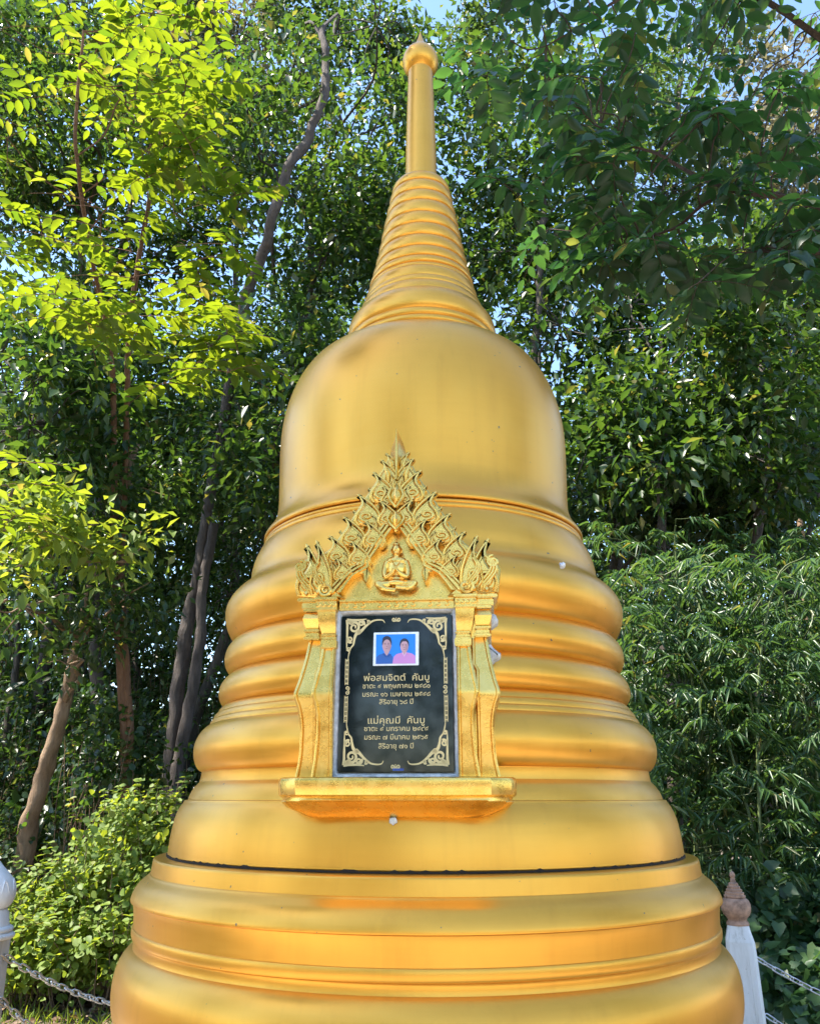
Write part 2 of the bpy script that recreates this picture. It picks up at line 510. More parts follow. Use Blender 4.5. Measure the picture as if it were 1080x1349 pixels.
    # two stubs of grey filler left in the paint
    for px, py, Y, r in ((740, 745, 1.992, .008), (518, 1081, 1.886, .009)):
        p = at(px, py, Y)
        bm = bmesh.new(); rr = random.Random(int(px))
        bmesh.ops.create_icosphere(bm, subdivisions=2, radius=r)
        for v in bm.verts: v.co *= 0.75 + 0.5 * rr.random()
        o = obj('cement_plug', bm, M['cement'], root)
        o.matrix_parent_inverse = Matrix.Identity(4)
        o.location = root.matrix_basis.inverted() @ p
    return root


stupa_root = stupa()

# ------------------------------------------------------------------ the carved frame on its front
TH = math.radians(5.8)
NRM = Vector((-math.sin(TH), -math.cos(TH), 0))
PL = Vector((AX[0], AX[1], 0)) + NRM * 0.725


def spiral(cx, cz, r0, r1, a0, turns, n=22, t=0.0):
    out = []
    for i in range(n + 1):
        f = i / n
        a = a0 + turns * 2 * math.pi * f
        r = r0 + (r1 - r0) * f
        out.append((cx + r * math.cos(a), -t, cz + r * math.sin(a)))
    return out


def flame_mesh(name, curl=True):
    """kanok flame: unit height, tip leaning to +x, raised rims, hollow middle and a curl at its foot"""
    bm = bmesh.new()
    rt = smooth_path([(.20, 0), (.265, .16), (.235, .36), (.130, .56), (.115, .76), (.235, 1.0)], 4)
    lf = smooth_path([(-.20, 0), (-.285, .18), (-.245, .40), (-.130, .60), (.03, .80), (.235, 1.0)], 4)
    out = [tuple(p) for p in lf[:-1]] + [tuple(rt[-1])] + [tuple(p) for p in rt[:-1][::-1]]
    bm_slab(bm, out, .11, -.34, .075)
    for pth in (lf, rt):
        n = len(pth)
        bm_tube(bm, [(x * .88, -.07 - .07 * math.sin(math.pi * i / n), z) for i, (x, z) in enumerate(pth)], [.046 - .028 * i / n for i in range(n)], 6)
    if curl:
        bm_tube(bm, spiral(.02, .27, .15, .03, -math.pi * .6, 1.2, 18, .14), [.050 - .02 * i / 18 for i in range(19)], 6)
        bm_tube(bm, [(.0, -.13, .10), (.05, -.15, .02)], .05, 6)
    else:
        bm_tube(bm, [(0, -.08, .05), (.0, -.18, .35), (.10, -.14, .78)], [.08, .07, .015], 6)
    me = bpy.data.meshes.new(name)
    bmesh.ops.recalc_face_normals(bm, faces=bm.faces)
    bm.to_mesh(me); bm.free()
    smooth_by_angle(me, 40)
    me.materials.append(M['cast'])
    return me


def frame():
    root = empty('carved_frame', (PL.x, PL.y, 1.506), -TH)
    tag(root, 'ornate gilded frame with flame carved gable cemented to the front of the stupa', 'frame')
    Z0 = 1.506

    def part(name, bm, m=M['cast'], parent=root, sm=38):
        for v in bm.verts: v.co.z -= Z0
        return obj(name, bm, m, parent, sm)

    # base moulding, lofted in plan
    bm = bmesh.new()
    levels = [(1.506, .70, -.004), (1.513, .78, .006), (1.527, .92, .032), (1.5385, .97, .046), (1.5400, .965, .050), (1.5425, .955, .052), (1.5475, .965, .050),
              (1.5500, .985, .054), (1.5530, .995, .066), (1.5800, 1.0, .074), (1.5860, .992, .072), (1.5885, .975, .066)]
    rows = []
    for z, s, tf in levels:
        pl = [(-.244 * s - .012, .10), (-.248 * s - .012, -.005 + tf * .1), (-.238 * s - .006, tf * .55), (-.207 * s, tf), (-.1, tf + .002), (.0, tf + .001), (.1, tf + .002), (.207 * s, tf), (.238 * s + .006, tf * .55), (.248 * s + .012, -.005 + tf * .1), (.244 * s + .012, .10)]
        pl[0] = (pl[0][0], -.10); pl[-1] = (pl[-1][0], -.10)
        rows.append([bm.verts.new((x, -t, z)) for x, t in pl])
    for a, b in zip(rows[:-1], rows[1:]):
        for k in range(len(a) - 1): bm.faces.new((a[k], a[k + 1], b[k + 1], b[k]))
    bm.faces.new(rows[-1]); bm.faces.new(rows[0][::-1])
    part('base_moulding', bm)

    # backing wall behind pilasters and gable
    bm = bmesh.new()
    half = [(.205, 1.586), (.200, 1.70), (.212, 1.767), (.200, 1.86), (.206, 1.99), (.236, 2.00), (.243, 2.055), (.226, 2.092), (.190, 2.098), (.160, 2.122), (.126, 2.172), (.093, 2.228), (.057, 2.286), (.031, 2.335), (.008, 2.385)]
    out = half + [(-x, z) for x, z in half[::-1]]
    bm_slab(bm, out, -.012, -.085, .004)
    part('backing', bm)

    outer_in = [(.165, 1.592), (.165, 1.89)]
    for s in (-1, 1):
        # pilasters: front breaks forward at the knee
        def pil(edge, inner, t0, kick, back, rim=.0065):
            bm = bmesh.new()
            E = smooth_path(edge, 4)
            rows = []
            for x, z in E:
                k = (z - 1.592) / (1.767 - 1.592) if z < 1.767 else (1.89 - z) / (1.89 - 1.767)
                t = t0 + kick * max(0, k) ** 1.15
                xi = inner(z)
                sec = [(x, back), (x, t - .004), (x - .0035, t), (x - rim, t), (x - rim - .0025, t - .0045), (xi + rim + .0025, t - .0045), (xi + rim, t), (xi + .0035, t), (xi, t - .004), (xi, back)]
                rows.append([bm.verts.new((s * a, -b, z)) for a, b in sec])
            for a, b in zip(rows[:-1], rows[1:]):
                for q in range(len(a) - 1): bm.faces.new((a[q], a[q + 1], b[q + 1], b[q]))
            bm.faces.new(rows[0]); bm.faces.new(rows[-1])
            return bm
        e_in = [(.184, 1.590), (.1775, 1.635), (.1745, 1.675), (.1745, 1.712), (.1785, 1.742), (.1855, 1.767), (.1805, 1.795), (.172, 1.838), (.169, 1.868)]
        e_out = [(.227, 1.588), (.2195, 1.628), (.2170, 1.667), (.2165, 1.700), (.222, 1.736), (.2315, 1.766), (.2245, 1.795), (.214, 1.845), (.207, 1.892)]
        b = pil(e_in, lambda z: .1375, .024, .020, -.03)
        ip = part('inner_pilaster', b)
        b = pil(e_out, lambda z: .178 - (.008 if z > 1.83 else 0), -.006, .026, -.11)
        op = part('outer_pilaster', b)
        # capitals
        bm = bmesh.new()
        for x0, x1, z0, z1, t in ((.134, .1715, 1.868, 1.8875, .032), (.1365, .1690, 1.8875, 1.8965, .026), (.135, .171, 1.8965, 1.9015, .030)):
            bm_box(bm, min(s * x0, s * x1), max(s * x0, s * x1), -t, .03, z0, z1, .0022)
        nk = [(.1385, .170, 1.9015, .022), (.138, .1745, 1.915, .027), (.1375, .1785, 1.935, .033), (.1375, .180, 1.9535, .034)]
        rows = [[bm.verts.new((s * x, -t, z)) for x, t in ((a, -.03), (a, tt), (c, tt), (c, -.03))] for a, c, z, tt in nk]
        for a, c in zip(rows[:-1], rows[1:]):
            for q in range(3): bm.faces.new((a[q], a[q + 1], c[q + 1], c[q]))
        bm_box(bm, min(s * .1345, s * .186), max(s * .1345, s * .186), -.041, .03, 1.9535, 1.9590, .0018)
        bm_box(bm, min(s * .1365, s * .184), max(s * .1365, s * .184), -.036, .03, 1.9590, 1.9775, .001)
        bm_box(bm, min(s * .1335, s * .188), max(s * .1335, s * .188), -.043, .03, 1.9775, 1.9845, .0018)
        part('capital', bm, parent=ip) if False else part('capital', bm)
        for k in range(4):
            bm = bmesh.new()
            cx = s * (.142 + .0122 * k)
            bm_tube(bm, spiral(cx, 1.9682, .0052, .0045, math.pi * 1.15, .7, 8, .0365), .0018, 5)
            part('petal', bm)
        bm = bmesh.new()
        for x0, x1, z0, z1, t in ((.178, .216, 1.892, 1.899, .012), (.181, .2125, 1.899, 1.910, .006), (.179, .216, 1.910, 1.916, .012)):
            bm_box(bm, min(s * x0, s * x1), max(s * x0, s * x1), -t, .11, z0, z1, .002)
        nk = [(.183, .2095, 1.916, .004), (.181, .215, 1.926, .010), (.180, .2185, 1.940, .016), (.181, .2155, 1.951, .012), (.182, .2125, 1.957, .006)]
        rows = [[bm.verts.new((s * x, -t, z)) for x, t in ((a, -.11), (a, tt), (c, tt), (c, -.11))] for a, c, z, tt in nk]
        for a, c in zip(rows[:-1], rows[1:]):
            for q in range(3): bm.faces.new((a[q], a[q + 1], c[q + 1], c[q]))
        for x0, x1, z0, z1, t in ((.179, .219, 1.957, 1.964, .012), (.181, .224, 1.964, 1.981, .008), (.180, .2335, 1.981, 1.990, .016), (.182, .228, 1.990, 1.997, .012)):
            bm_box(bm, min(s * x0, s * x1), max(s * x0, s * x1), -t, .11, z0, z1, .002)
        part('outer_capital', bm)

    # lintel over the plaque with a frieze of petals
    bm = bmesh.new()
    bm_box(bm, -.1335, .1335, -.016, .03, 1.9575, 1.9625, .0015)
    bm_box(bm, -.1335, .1335, -.011, .03, 1.9625, 1.9775, .0008)
    bm_box(bm, -.1335, .1335, -.019, .03, 1.9775, 1.9815, .0012)
    bm_box(bm, -.1335, .1335, -.013, .03, 1.9815, 1.9855, .001)
    part('lintel', bm)
    for k in range(-6, 7):
        if k in (-3, 3): continue
        bm = bmesh.new()
        bm_tube(bm, spiral(k * .0195, 1.9700, .0052, .0045, math.pi * 1.15, .7, 8, .012), .0018, 5)
        part('petal', bm)

    # tympanum plate
    bm = bmesh.new()
    bm_slab(bm, [(-.150, 1.9857), (.150, 1.9857), (.118, 2.030), (.075, 2.075), (.012, 2.160), (-.012, 2.160), (-.075, 2.075), (-.118, 2.030)], -.004, -.020, .001)
    part('tympanum', bm)

    # bargeboards with grooves and a hooked cusp
    for s in (-1, 1):
        O = smooth_path([(.028, 2.168), (.058, 2.126), (.083, 2.079), (.091, 2.069), (.110, 2.058), (.130, 2.038), (.154, 2.012), (.174, 1.993)], 5)
        I = smooth_path([(.008, 2.150), (.041, 2.103), (.062, 2.073), (.064, 2.056), (.083, 2.0455), (.098, 2.037), (.112, 2.019), (.126, 1.998)], 5)
        bm = bmesh.new()
        prof = [(0, -.02), (0, .024), (.06, .030), (.22, .030), (.28, .022), (.36, .022), (.42, .034), (.60, .034), (.66, .024), (.73, .024), (.79, .031), (.96, .031), (1, .026), (1, -.02)]
        rows = [[bm.verts.new((s * (o[0] + (i[0] - o[0]) * f), -t, o[1] + (i[1] - o[1]) * f)) for f, t in prof] for o, i in zip(O, I)]
        for a, b in zip(rows[:-1], rows[1:]):
            for q in range(len(a) - 1): bm.faces.new((a[q], a[q + 1], b[q + 1], b[q]))
        bm.faces.new(rows[0]); bm.faces.new(rows[-1])
        cus = smooth_path([(.0590, 2.080), (.0665, 2.058), (.0600, 2.042), (.0640, 2.026), (.0690, 2.016), (.0775, 2.029), (.0785, 2.041), (.090, 2.046), (.082, 2.062)], 4)
        bm_slab(bm, [(s * x, z) for x, z in cus], .027, -.02, .003)
        part('bargeboard', bm)
        bm = bmesh.new()
        bm_tube(bm, spiral(s * .163, 2.003, .0165, .003, math.pi * (.25 if s > 0 else .75), 1.6 * -s, 26, .034), [.0052 - .002 * i / 26 for i in range(27)], 7)
        bm_slab(bm, [(s * x, z) for x, z in ((.120, 1.9857), (.186, 1.9857), (.184, 2.008), (.172, 2.021), (.155, 2.019), (.140, 2.003))], .026, -.02, .003)
        part('eave_scroll', bm)

    # flame leaves climbing the gable
    big, small = flame_mesh('flame_leaf'), flame_mesh('flame_leaf_plain', False)

    def leaf(me, s, tipx, tipz, h, w, t, lean=0.0):
        o = link('flame_leaf', me, None, root)
        sc = Vector((w / .455, h * .85, h))
        # place so the tip lands where wanted
        R = Matrix.Rotation(lean * s, 4, 'Y')
        tip = R @ Vector((.235 * sc.x * s, 0, h))
        T = Vector((tipx * s, -t, tipz - Z0)) - Vector((tip.x, 0, tip.z))
        o.matrix_basis = Matrix.Translation(T) @ R @ Matrix.Diagonal((sc.x * s, sc.y, sc.z, 1))
        return o

    for s in (-1, 1):
        for tx, tz, h, w, t in ((.043, 2.335, .062, .040, .006), (.062, 2.300, .078, .052, .012), (.099, 2.244, .080, .056, .010), (.132, 2.188, .076, .054, .010), (.166, 2.141, .072, .052, .010)):
            leaf(big if tx > .05 else small, s, tx, tz, h, w, t)
        for tx, tz, h, w, t in ((.031, 2.354, .050, .030, .004), (.073, 2.265, .066, .026, .000), (.109, 2.209, .062, .026, .000), (.142, 2.158, .056, .026, .000), (.020, 2.300, .055, .024, .010)):
            leaf(small, s, tx, tz, h, w, t)
        for tx, tz, h, w, t in ((.042, 2.221, .062, .044, .022), (.077, 2.171, .066, .046, .024), (.110, 2.122, .062, .044, .024), (.146, 2.082, .054, .040, .022), (.036, 2.262, .050, .032, .018)):
            leaf(big, s, tx, tz, h, w, t)
        for tx, tz, h, w, t in ((.060, 2.190, .045, .024, .014), (.095, 2.145, .045, .024, .014), (.128, 2.100, .042, .022, .014), (.163, 2.092, .070, .028, .010)):
            leaf(small, s, tx, tz, h, w, t)
        # tall end flames over the outer pilasters
        for tx, tz, h, w, t, ln in ((.194, 2.126, .132, .046, .018, -.06), (.220, 2.120, .126, .056, .012, -.12)):
            leaf(big, s, tx, tz, h, w, t, ln)
        bm = bmesh.new()
        for q, (ox, oz) in enumerate(((0, 0), (.006, -.003), (.012, -.005))):
            bm_tube(bm, [(s * (.205 + ox + .016 * math.sin(4.2 * f + .3)), -.030, 2.075 + oz - .075 * f) for f in np.linspace(0, 1, 12)], [.0035] * 11 + [.002], 6)
            bm_tube(bm, [(s * (.176 + ox * .7 + .012 * math.sin(4.2 * f + .3)), -.036, 2.070 + oz - .060 * f) for f in np.linspace(0, 1, 12)], [.003] * 11 + [.002], 6)
        bm_tube(bm, spiral(s * .226, 2.062, .015, .003, math.pi * .5, 1.4 * s, 20, .030), .0040, 6)
        part('scroll', bm)

    # centre spike and the two lotus buds under it
    bm = bmesh.new()
    rt = smooth_path([(.008, 2.275), (.015, 2.305), (.0195, 2.340), (.0155, 2.376), (.0, 2.416)], 5)
    rows = [[bm.verts.new(p) for p in ((-x, .03, z), (-x, .006, z), (-x * .28, -.016, z), (-x * .12, -.030, z), (x * .12, -.030, z), (x * .28, -.016, z), (x, .006, z), (x, .03, z))] for x, z in rt[:-1]]
    for a, b in zip(rows[:-1], rows[1:]):
        for q in range(7): bm.faces.new((a[q], a[q + 1], b[q + 1], b[q]))
    top = bm.verts.new((0, .0, 2.414))
    for q in range(7): bm.faces.new((rows[-1][q], rows[-1][q + 1], top))
    bm.faces.new((rows[-1][7], rows[-1][0], top))
    part('spike', bm)
    for cz, h, w in ((2.150, .042, .034), (2.205, .050, .030)):
        bm = bmesh.new()
        ov = [(w / 2 * math.sin(math.pi * f) ** .8, cz + h * f) for f in np.linspace(0.02, .98, 9)]
        bm_slab(bm, ov + [(-x, z) for x, z in ov[::-1]], .038, -.02, .006)
        bm_tube(bm, [(0, -.040, cz + .004), (0, -.044, cz + h * .4), (0, -.038, cz + h * .9)], [.003, .006, .002], 7)
        for s in (-1, 1):
            bm_tube(bm, [(0, -.034, cz - .004), (s * w * .42, -.036, cz + h * .25), (s * w * .60, -.034, cz + h * .55), (s * w * .35, -.034, cz + h * 1.0)], [.004, .0045, .004, .002], 6)
        part('lotus_bud', bm)
    bm = bmesh.new()
    bm_lathe(bm, [(.0, 2.118), (.005, 2.122), (.009, 2.130), (.011, 2.138), (.013, 2.145), (.008, 2.150), (.0, 2.152)], 12, (0, -.026, .020))
    part('pendant', bm)

    # seated figure in relief
    bm = bmesh.new()

    def ball(c, r, sc=(1, 1, 1)):
        mm = Matrix.Translation(Vector(c)) @ Matrix.Diagonal((r * sc[0], r * sc[1], r * sc[2], 1))
        bmesh.ops.create_uvsphere(bm, u_segments=14, v_segments=10, radius=1, matrix=mm)
    yb = -.014
    ball((0, yb, 2.055), .021, (1.05, .55, 1.25)); ball((0, yb, 2.074), .021, (1.15, .5, .55)); ball((0, yb, 2.028), .019, (1.15, .6, .8))
    bm_tube(bm, [(0, yb - .002, 2.080), (0, yb - .002, 2.090)], .0065, 10)
    ball((0, yb - .004, 2.100), .0125, (.9, .85, 1.18)); ball((0, yb - .003, 2.1135), .0085, (1, .8, .7)); ball((0, yb - .002, 2.121), .0035, (.8, .8, 1.7))
    ball((0, yb - .0145, 2.0985), .0022, (.8, 1, 1.6)); ball((0, yb - .0125, 2.0915), .003, (1.2, .7, .4))
    for s in (-1, 1):
        ball((s * .0045, yb - .0122, 2.1025), .0024, (1.2, .7, .6)); ball((s * .012, yb - .002, 2.098), .003, (.6, .8, 2.2))
        bm_tube(bm, smooth_path([(s * .022, yb, 2.073), (s * .0275, yb - .003, 2.050), (s * .024, yb - .009, 2.034), (s * .008, yb - .016, 2.042), (s * .0025, yb - .018, 2.050)], 4), [.0072, .0075, .0072, .007, .007, .0068, .0066, .0064, .0062, .006, .006, .0055, .005, .0045, .004, .0035, .003], 9)
        bm_tube(bm, smooth_path([(s * .010, yb, 2.020), (s * .030, yb - .006, 2.016), (s * .043, yb - .007, 2.018), (s * .030, yb - .011, 2.006), (0, yb - .014, 2.004 + .004 * s)], 4), [.010] * 5 + [.009] * 4 + [.008] * 4 + [.006] * 4, 9)
        for q in range(4):
            bm_tube(bm, [(s * .0030, yb - .017 - .0012 * q, 2.046), (s * .0022, yb - .0175 - .0012 * q, 2.060 - .001 * q)], [.0016, .001], 5)
    ball((0, yb - .006, 2.020), .016, (1.3, .7, .55))
    me = bpy.data.meshes.new('tmp'); bm.to_mesh(me); bm.free()
    to = bpy.data.objects.new('tmp', me); COL.objects.link(to)
    md = to.modifiers.new('r', 'REMESH'); md.mode = 'VOXEL'; md.voxel_size = .0011
    dg = bpy.context.evaluated_depsgraph_get()
    me2 = bpy.data.meshes.new_from_object(to.evaluated_get(dg))
    bpy.data.objects.remove(to)
    me2.shade_smooth()
    fig = link('seated_figure', me2, M['cast'], root)
    fig.location = (0, .002, -Z0)
    # robe edge and halo lines
    bm = bmesh.new()
    for s in (-1, 1):
        bm_tube(bm, [(s * .014, -.0262, 2.077), (s * .007, -.0272, 2.066), (s * .001, -.0275, 2.058)], [.0012, .0014, .001], 5)
    part('robe_edge', bm)

    # cement bed round the plaque and daubs that fill the gap to the stupa
    bm = bmesh.new(); rng = random.Random(3)
    loop = []
    for (xa, za), (xb, zb) in zip([(-.1385, 1.5885), (.1385, 1.5885), (.1385, 1.9590), (-.1385, 1.9590)], [(.1385, 1.5885), (.1385, 1.9590), (-.1385, 1.9590), (-.1385, 1.5885)]):
        for f in np.linspace(0, 1, 26, endpoint=False): loop.append((xa + (xb - xa) * f, za + (zb - za) * f))
    a = [bm.verts.new((x, -.010 - .003 * rng.random(), z)) for x, z in loop]
    b = [bm.verts.new((x * .950 + .002 * (rng.random() - .5), -.0105 - .002 * rng.random(), 1.773 + (z - 1.773) * .972 + .002 * (rng.random() - .5))) for x, z in loop]
    c = [bm.verts.new((x * .90, .004, 1.773 + (z - 1.773) * .93)) for x, z in loop]
    for r0, r1 in ((a, b), (b, c)):
        for k in range(len(loop)): bm.faces.new((r0[k], r0[(k + 1) % len(loop)], r1[(k + 1) % len(loop)], r1[k]))
    part('cement_bed', bm, M['cement'])
    for pts in ([(.195, 1.972), (.224, 1.966), (.232, 1.950), (.226, 1.938), (.195, 1.930)], [(.195, 1.900), (.212, 1.893), (.226, 1.876), (.238, 1.868), (.224, 1.855), (.206, 1.842), (.195, 1.840)]):
        bm = bmesh.new()
        out = [(x + rng.uniform(-.0015, .0015), z + rng.uniform(-.0015, .0015)) for x, z in smooth_path([(x, z) for x, z in pts], 3)]
        bm_slab(bm, out, -.082, -.135, .008)
        part('cement_daub', bm, M['cement'], sm=60)
    return root


frame_root = frame()

# ------------------------------------------------------------------ the plaque
def ribbon(bm, path, widths, t0, th=.0006, bold=1.15):
    P = [Vector((p[0], p[1])) for p in path]
    n = len(P)
    if not hasattr(widths, '__len__'): widths = [widths] * n
    widths = [w * bold for w in widths]
    rows = []
    for i in range(n):
        d = (P[min(i + 1, n - 1)] - P[max(i - 1, 0)]).normalized()
        m = Vector((-d.y, d.x)) * widths[i] / 2
        a, b = P[i] + m, P[i] - m
        rows.append([bm.verts.new((a.x, -t0, a.y)), bm.verts.new((a.x, -t0 - th, a.y)), bm.verts.new((b.x, -t0 - th, b.y)), bm.verts.new((b.x, -t0, b.y))])
    for a, b in zip(rows[:-1], rows[1:]):
        for q in range(3): bm.faces.new((a[q], a[q + 1], b[q + 1], b[q]))
    bm.faces.new(rows[0]); bm.faces.new(rows[-1])


def sp2(cx, cz, r0, r1, a0, turns, n=20):
    return [(x, z) for x, _, z in spiral(cx, cz, r0, r1, a0, turns, n)]


def plaque():
    Z0 = 1.600
    root = empty('memorial_plaque', (PL.x, PL.y, Z0), -TH)
    tag(root, 'black polished stone plaque with gilt writing and small portrait set in the frame', 'plaque')

    def part(name, bm, m, sm=None):
        for v in bm.verts: v.co.z -= Z0
        return obj(name, bm, m, root, sm)
    bm = bmesh.new()
    bm_box(bm, -.1270, .1270, -.012, .004, 1.600, 1.9445, .0012)
    part('slab', bm, M['granite'])
    T = .0121
    # corner scrollwork, drawn once for the upper right corner
    for sx in (-1, 1):
        for sz in (-1, 1):
            cx, cz = sx * .1145, (1.9360 if sz > 0 else 1.6140)
            bm = bmesh.new()

            def q(path): return [(cx - sx * x, cz - sz * z) for x, z in path]
            ribbon(bm, q(sp2(.017, .018, .0135, .0025, math.pi * 1.25, 1.5, 26)), [.0042 - .002 * i / 26 for i in range(27)], T, bold=1.55)
            ribbon(bm, q(sp2(.034, .009, .0075, .0015, math.pi * .2, -1.5, 20)), [.0032 - .0014 * i / 20 for i in range(21)], T, bold=1.55)
            ribbon(bm, q(sp2(.008, .046, .0075, .0015, math.pi * .3, 1.5, 20)), [.0030 - .0014 * i / 20 for i in range(21)], T, bold=1.55)
            ribbon(bm, q(sp2(.006, .068, .0050, .0010, math.pi * .3, 1.4, 16)), .0018, T, bold=1.55)
            ribbon(bm, q(sp2(.050, .006, .0045, .0010, math.pi * 1.2, 1.3, 14)), .0016, T, bold=1.55)
            ribbon(bm, q([(0, 0), (.012, .0012), (.030, .0012), (.046, -.001)]), [.004, .0036, .003, .001], T, bold=1.55)
            ribbon(bm, q([(0, 0), (.0012, .012), (.0012, .032), (.0008, .055), (.001, .072)]), [.004, .0036, .003, .002, .001], T, bold=1.55)
            ribbon(bm, q(smooth_path([(.026, .032), (.034, .026), (.046, .014), (.060, .004), (.074, .0015), (.084, .003), (.088, .009)], 4)), [.0055, .0055, .0052, .005, .0046, .0042, .004, .0036, .0034, .003, .003, .0028, .0026, .0024, .0022, .0022, .002, .002, .0018, .0018, .0016, .0014, .0012, .001, .0008], T, bold=1.55)
            ribbon(bm, q(smooth_path([(.032, .026), (.022, .034), (.018, .046), (.016, .058), (.010, .066), (.006, .080), (.0045, .092)], 4)), [.0055, .0055, .0052, .005, .0046, .0042, .004, .0036, .0034, .003, .003, .0028, .0026, .0024, .0022, .0022, .002, .002, .0018, .0018, .0016, .0014, .0012, .001, .0008], T, bold=1.55)
            ribbon(bm, q([(.004, .004), (.012, .010), (.018, .012)]), [.006, .004, .001], T, bold=1.55)
            part('corner_scroll', bm, M['gilt'])
    for sx in (-1, 1):
        bm = bmesh.new()
        x = sx * .1120
        for z0, z1 in ((1.705, 1.763), (1.787, 1.846)):
            for dx, w in ((-.0032, .0014), (.0032, .0014), (0, .0008)):
                ribbon(bm, [(x + dx, z0), (x + dx, z1)], w, T)
            for zz in np.linspace(z0 + .004, z1 - .004, 6):
                ribbon(bm, [(x - .0032, zz), (x + .0032, zz)], .0018 if int(zz * 1e4) % 3 else .003, T)
        for s2 in (-1, 1):
            ribbon(bm, sp2(x - sx * .002, 1.775 + s2 * .0048, .0052, .001, math.pi * .5 * -s2, 1.25 * s2, 16), .0020, T)
        part('side_border', bm, M['gilt'])
    for zc in (1.9345, 1.6110):
        bm = bmesh.new()
        for sx in (-1, 1):
            ribbon(bm, sp2(sx * .0055, zc, .0050, .0010, math.pi * (0 if sx < 0 else 1), 1.3 * sx, 16), .0022, T)
        ribbon(bm, [(0, zc + .005), (0, zc - .005)], .0016, T)
        part('border_knot', bm, M['gilt'])
    # lettering
    rows = [('พ่อสมจิตต์  คันบู', 1.7955, .148, .0205, 'name'), ('ชาตะ ๔ พฤษภาคม ๒๔๘๐', 1.7790, .152, .0155, ''), ('มรณะ ๑๖ เมษายน ๒๕๔๘', 1.7610, .152, .0155, ''), ('สิริอายุ ๖๘ ปี', 1.7440, .076, .0155, ''),
            ('แม่คุณมี  คันบู', 1.7020, .126, .0205, 'name'), ('ชาตะ ๔ มกราคม ๒๔๙๔', 1.6860, .142, .0155, ''), ('มรณะ ๗ มีนาคม ๒๕๖๕', 1.6680, .140, .0155, ''), ('สิริอายุ ๗๑ ปี', 1.6490, .077, .0155, '')]
    dg = bpy.context.evaluated_depsgraph_get()
    for txt, z, w, size, _ in rows:
        cu = bpy.data.curves.new('t', 'FONT')
        cu.body = txt; cu.size = size; cu.extrude = .0003; cu.offset = .00003
        cu.fill_mode = 'FRONT'
        cu.resolution_u = 3
        to = bpy.data.objects.new('t', cu); COL.objects.link(to)
        dg.update()
        me = bpy.data.meshes.new_from_object(to.evaluated_get(dg))
        bpy.data.objects.remove(to)
        co = np.empty(len(me.vertices) * 3, np.float32); me.vertices.foreach_get('co', co); co = co.reshape(-1, 3)
        x0, x1 = co[:, 0].min(), co[:, 0].max()
        o2 = np.empty_like(co)
        o2[:, 0] = (co[:, 0] - (x0 + x1) / 2) * (w / (x1 - x0)) + .001
        o2[:, 1] = -T - .0003 - co[:, 2]
        o2[:, 2] = co[:, 1] * 1.0 + z - Z0
        me.vertices.foreach_set('co', o2.ravel())
        me.update()
        me.materials.clear()
        link('lettering', me, M['gilt'], root)
    # portrait print: white border, blue ground, two people in flat print
    bm = bmesh.new()
    bm_box(bm, -.0520, .0520, -.0142, -.0120, 1.8290, 1.9050, .0008)
    for v in bm.verts: v.co.x += (v.co.z - 1.867) * .01
    po = part('portrait', bm, simple('portrait_border', (0.80, 0.82, 0.84), 0.35, 0, 120, .12))
    names = {'sky': (0.02, 0.24, 0.80), 'shirt': (0.03, 0.12, 0.42), 'pink': (0.62, 0.26, 0.58), 'skin': (0.55, 0.33, 0.36), 'skin2': (0.60, 0.35, 0.40), 'hair': (0.03, 0.03, 0.06), 'line': (0.34, 0.17, 0.20), 'brow': (0.20, 0.11, 0.13), 'cheek': (0.47, 0.27, 0.31), 'collar': (0.02, 0.08, 0.30), 'lace': (0.74, 0.46, 0.66)}
    mats = {k: simple('print_' + k, c, 0.3) for k, c in names.items()}

    def el(cx, cz, rx, rz, n=22, a0=0, a1=2 * math.pi): return [(cx + rx * math.cos(a0 + (a1 - a0) * i / n), cz + rz * math.sin(a0 + (a1 - a0) * i / n)) for i in range(n + (0 if abs(a1 - a0 - 2 * math.pi) < .01 else 1))]
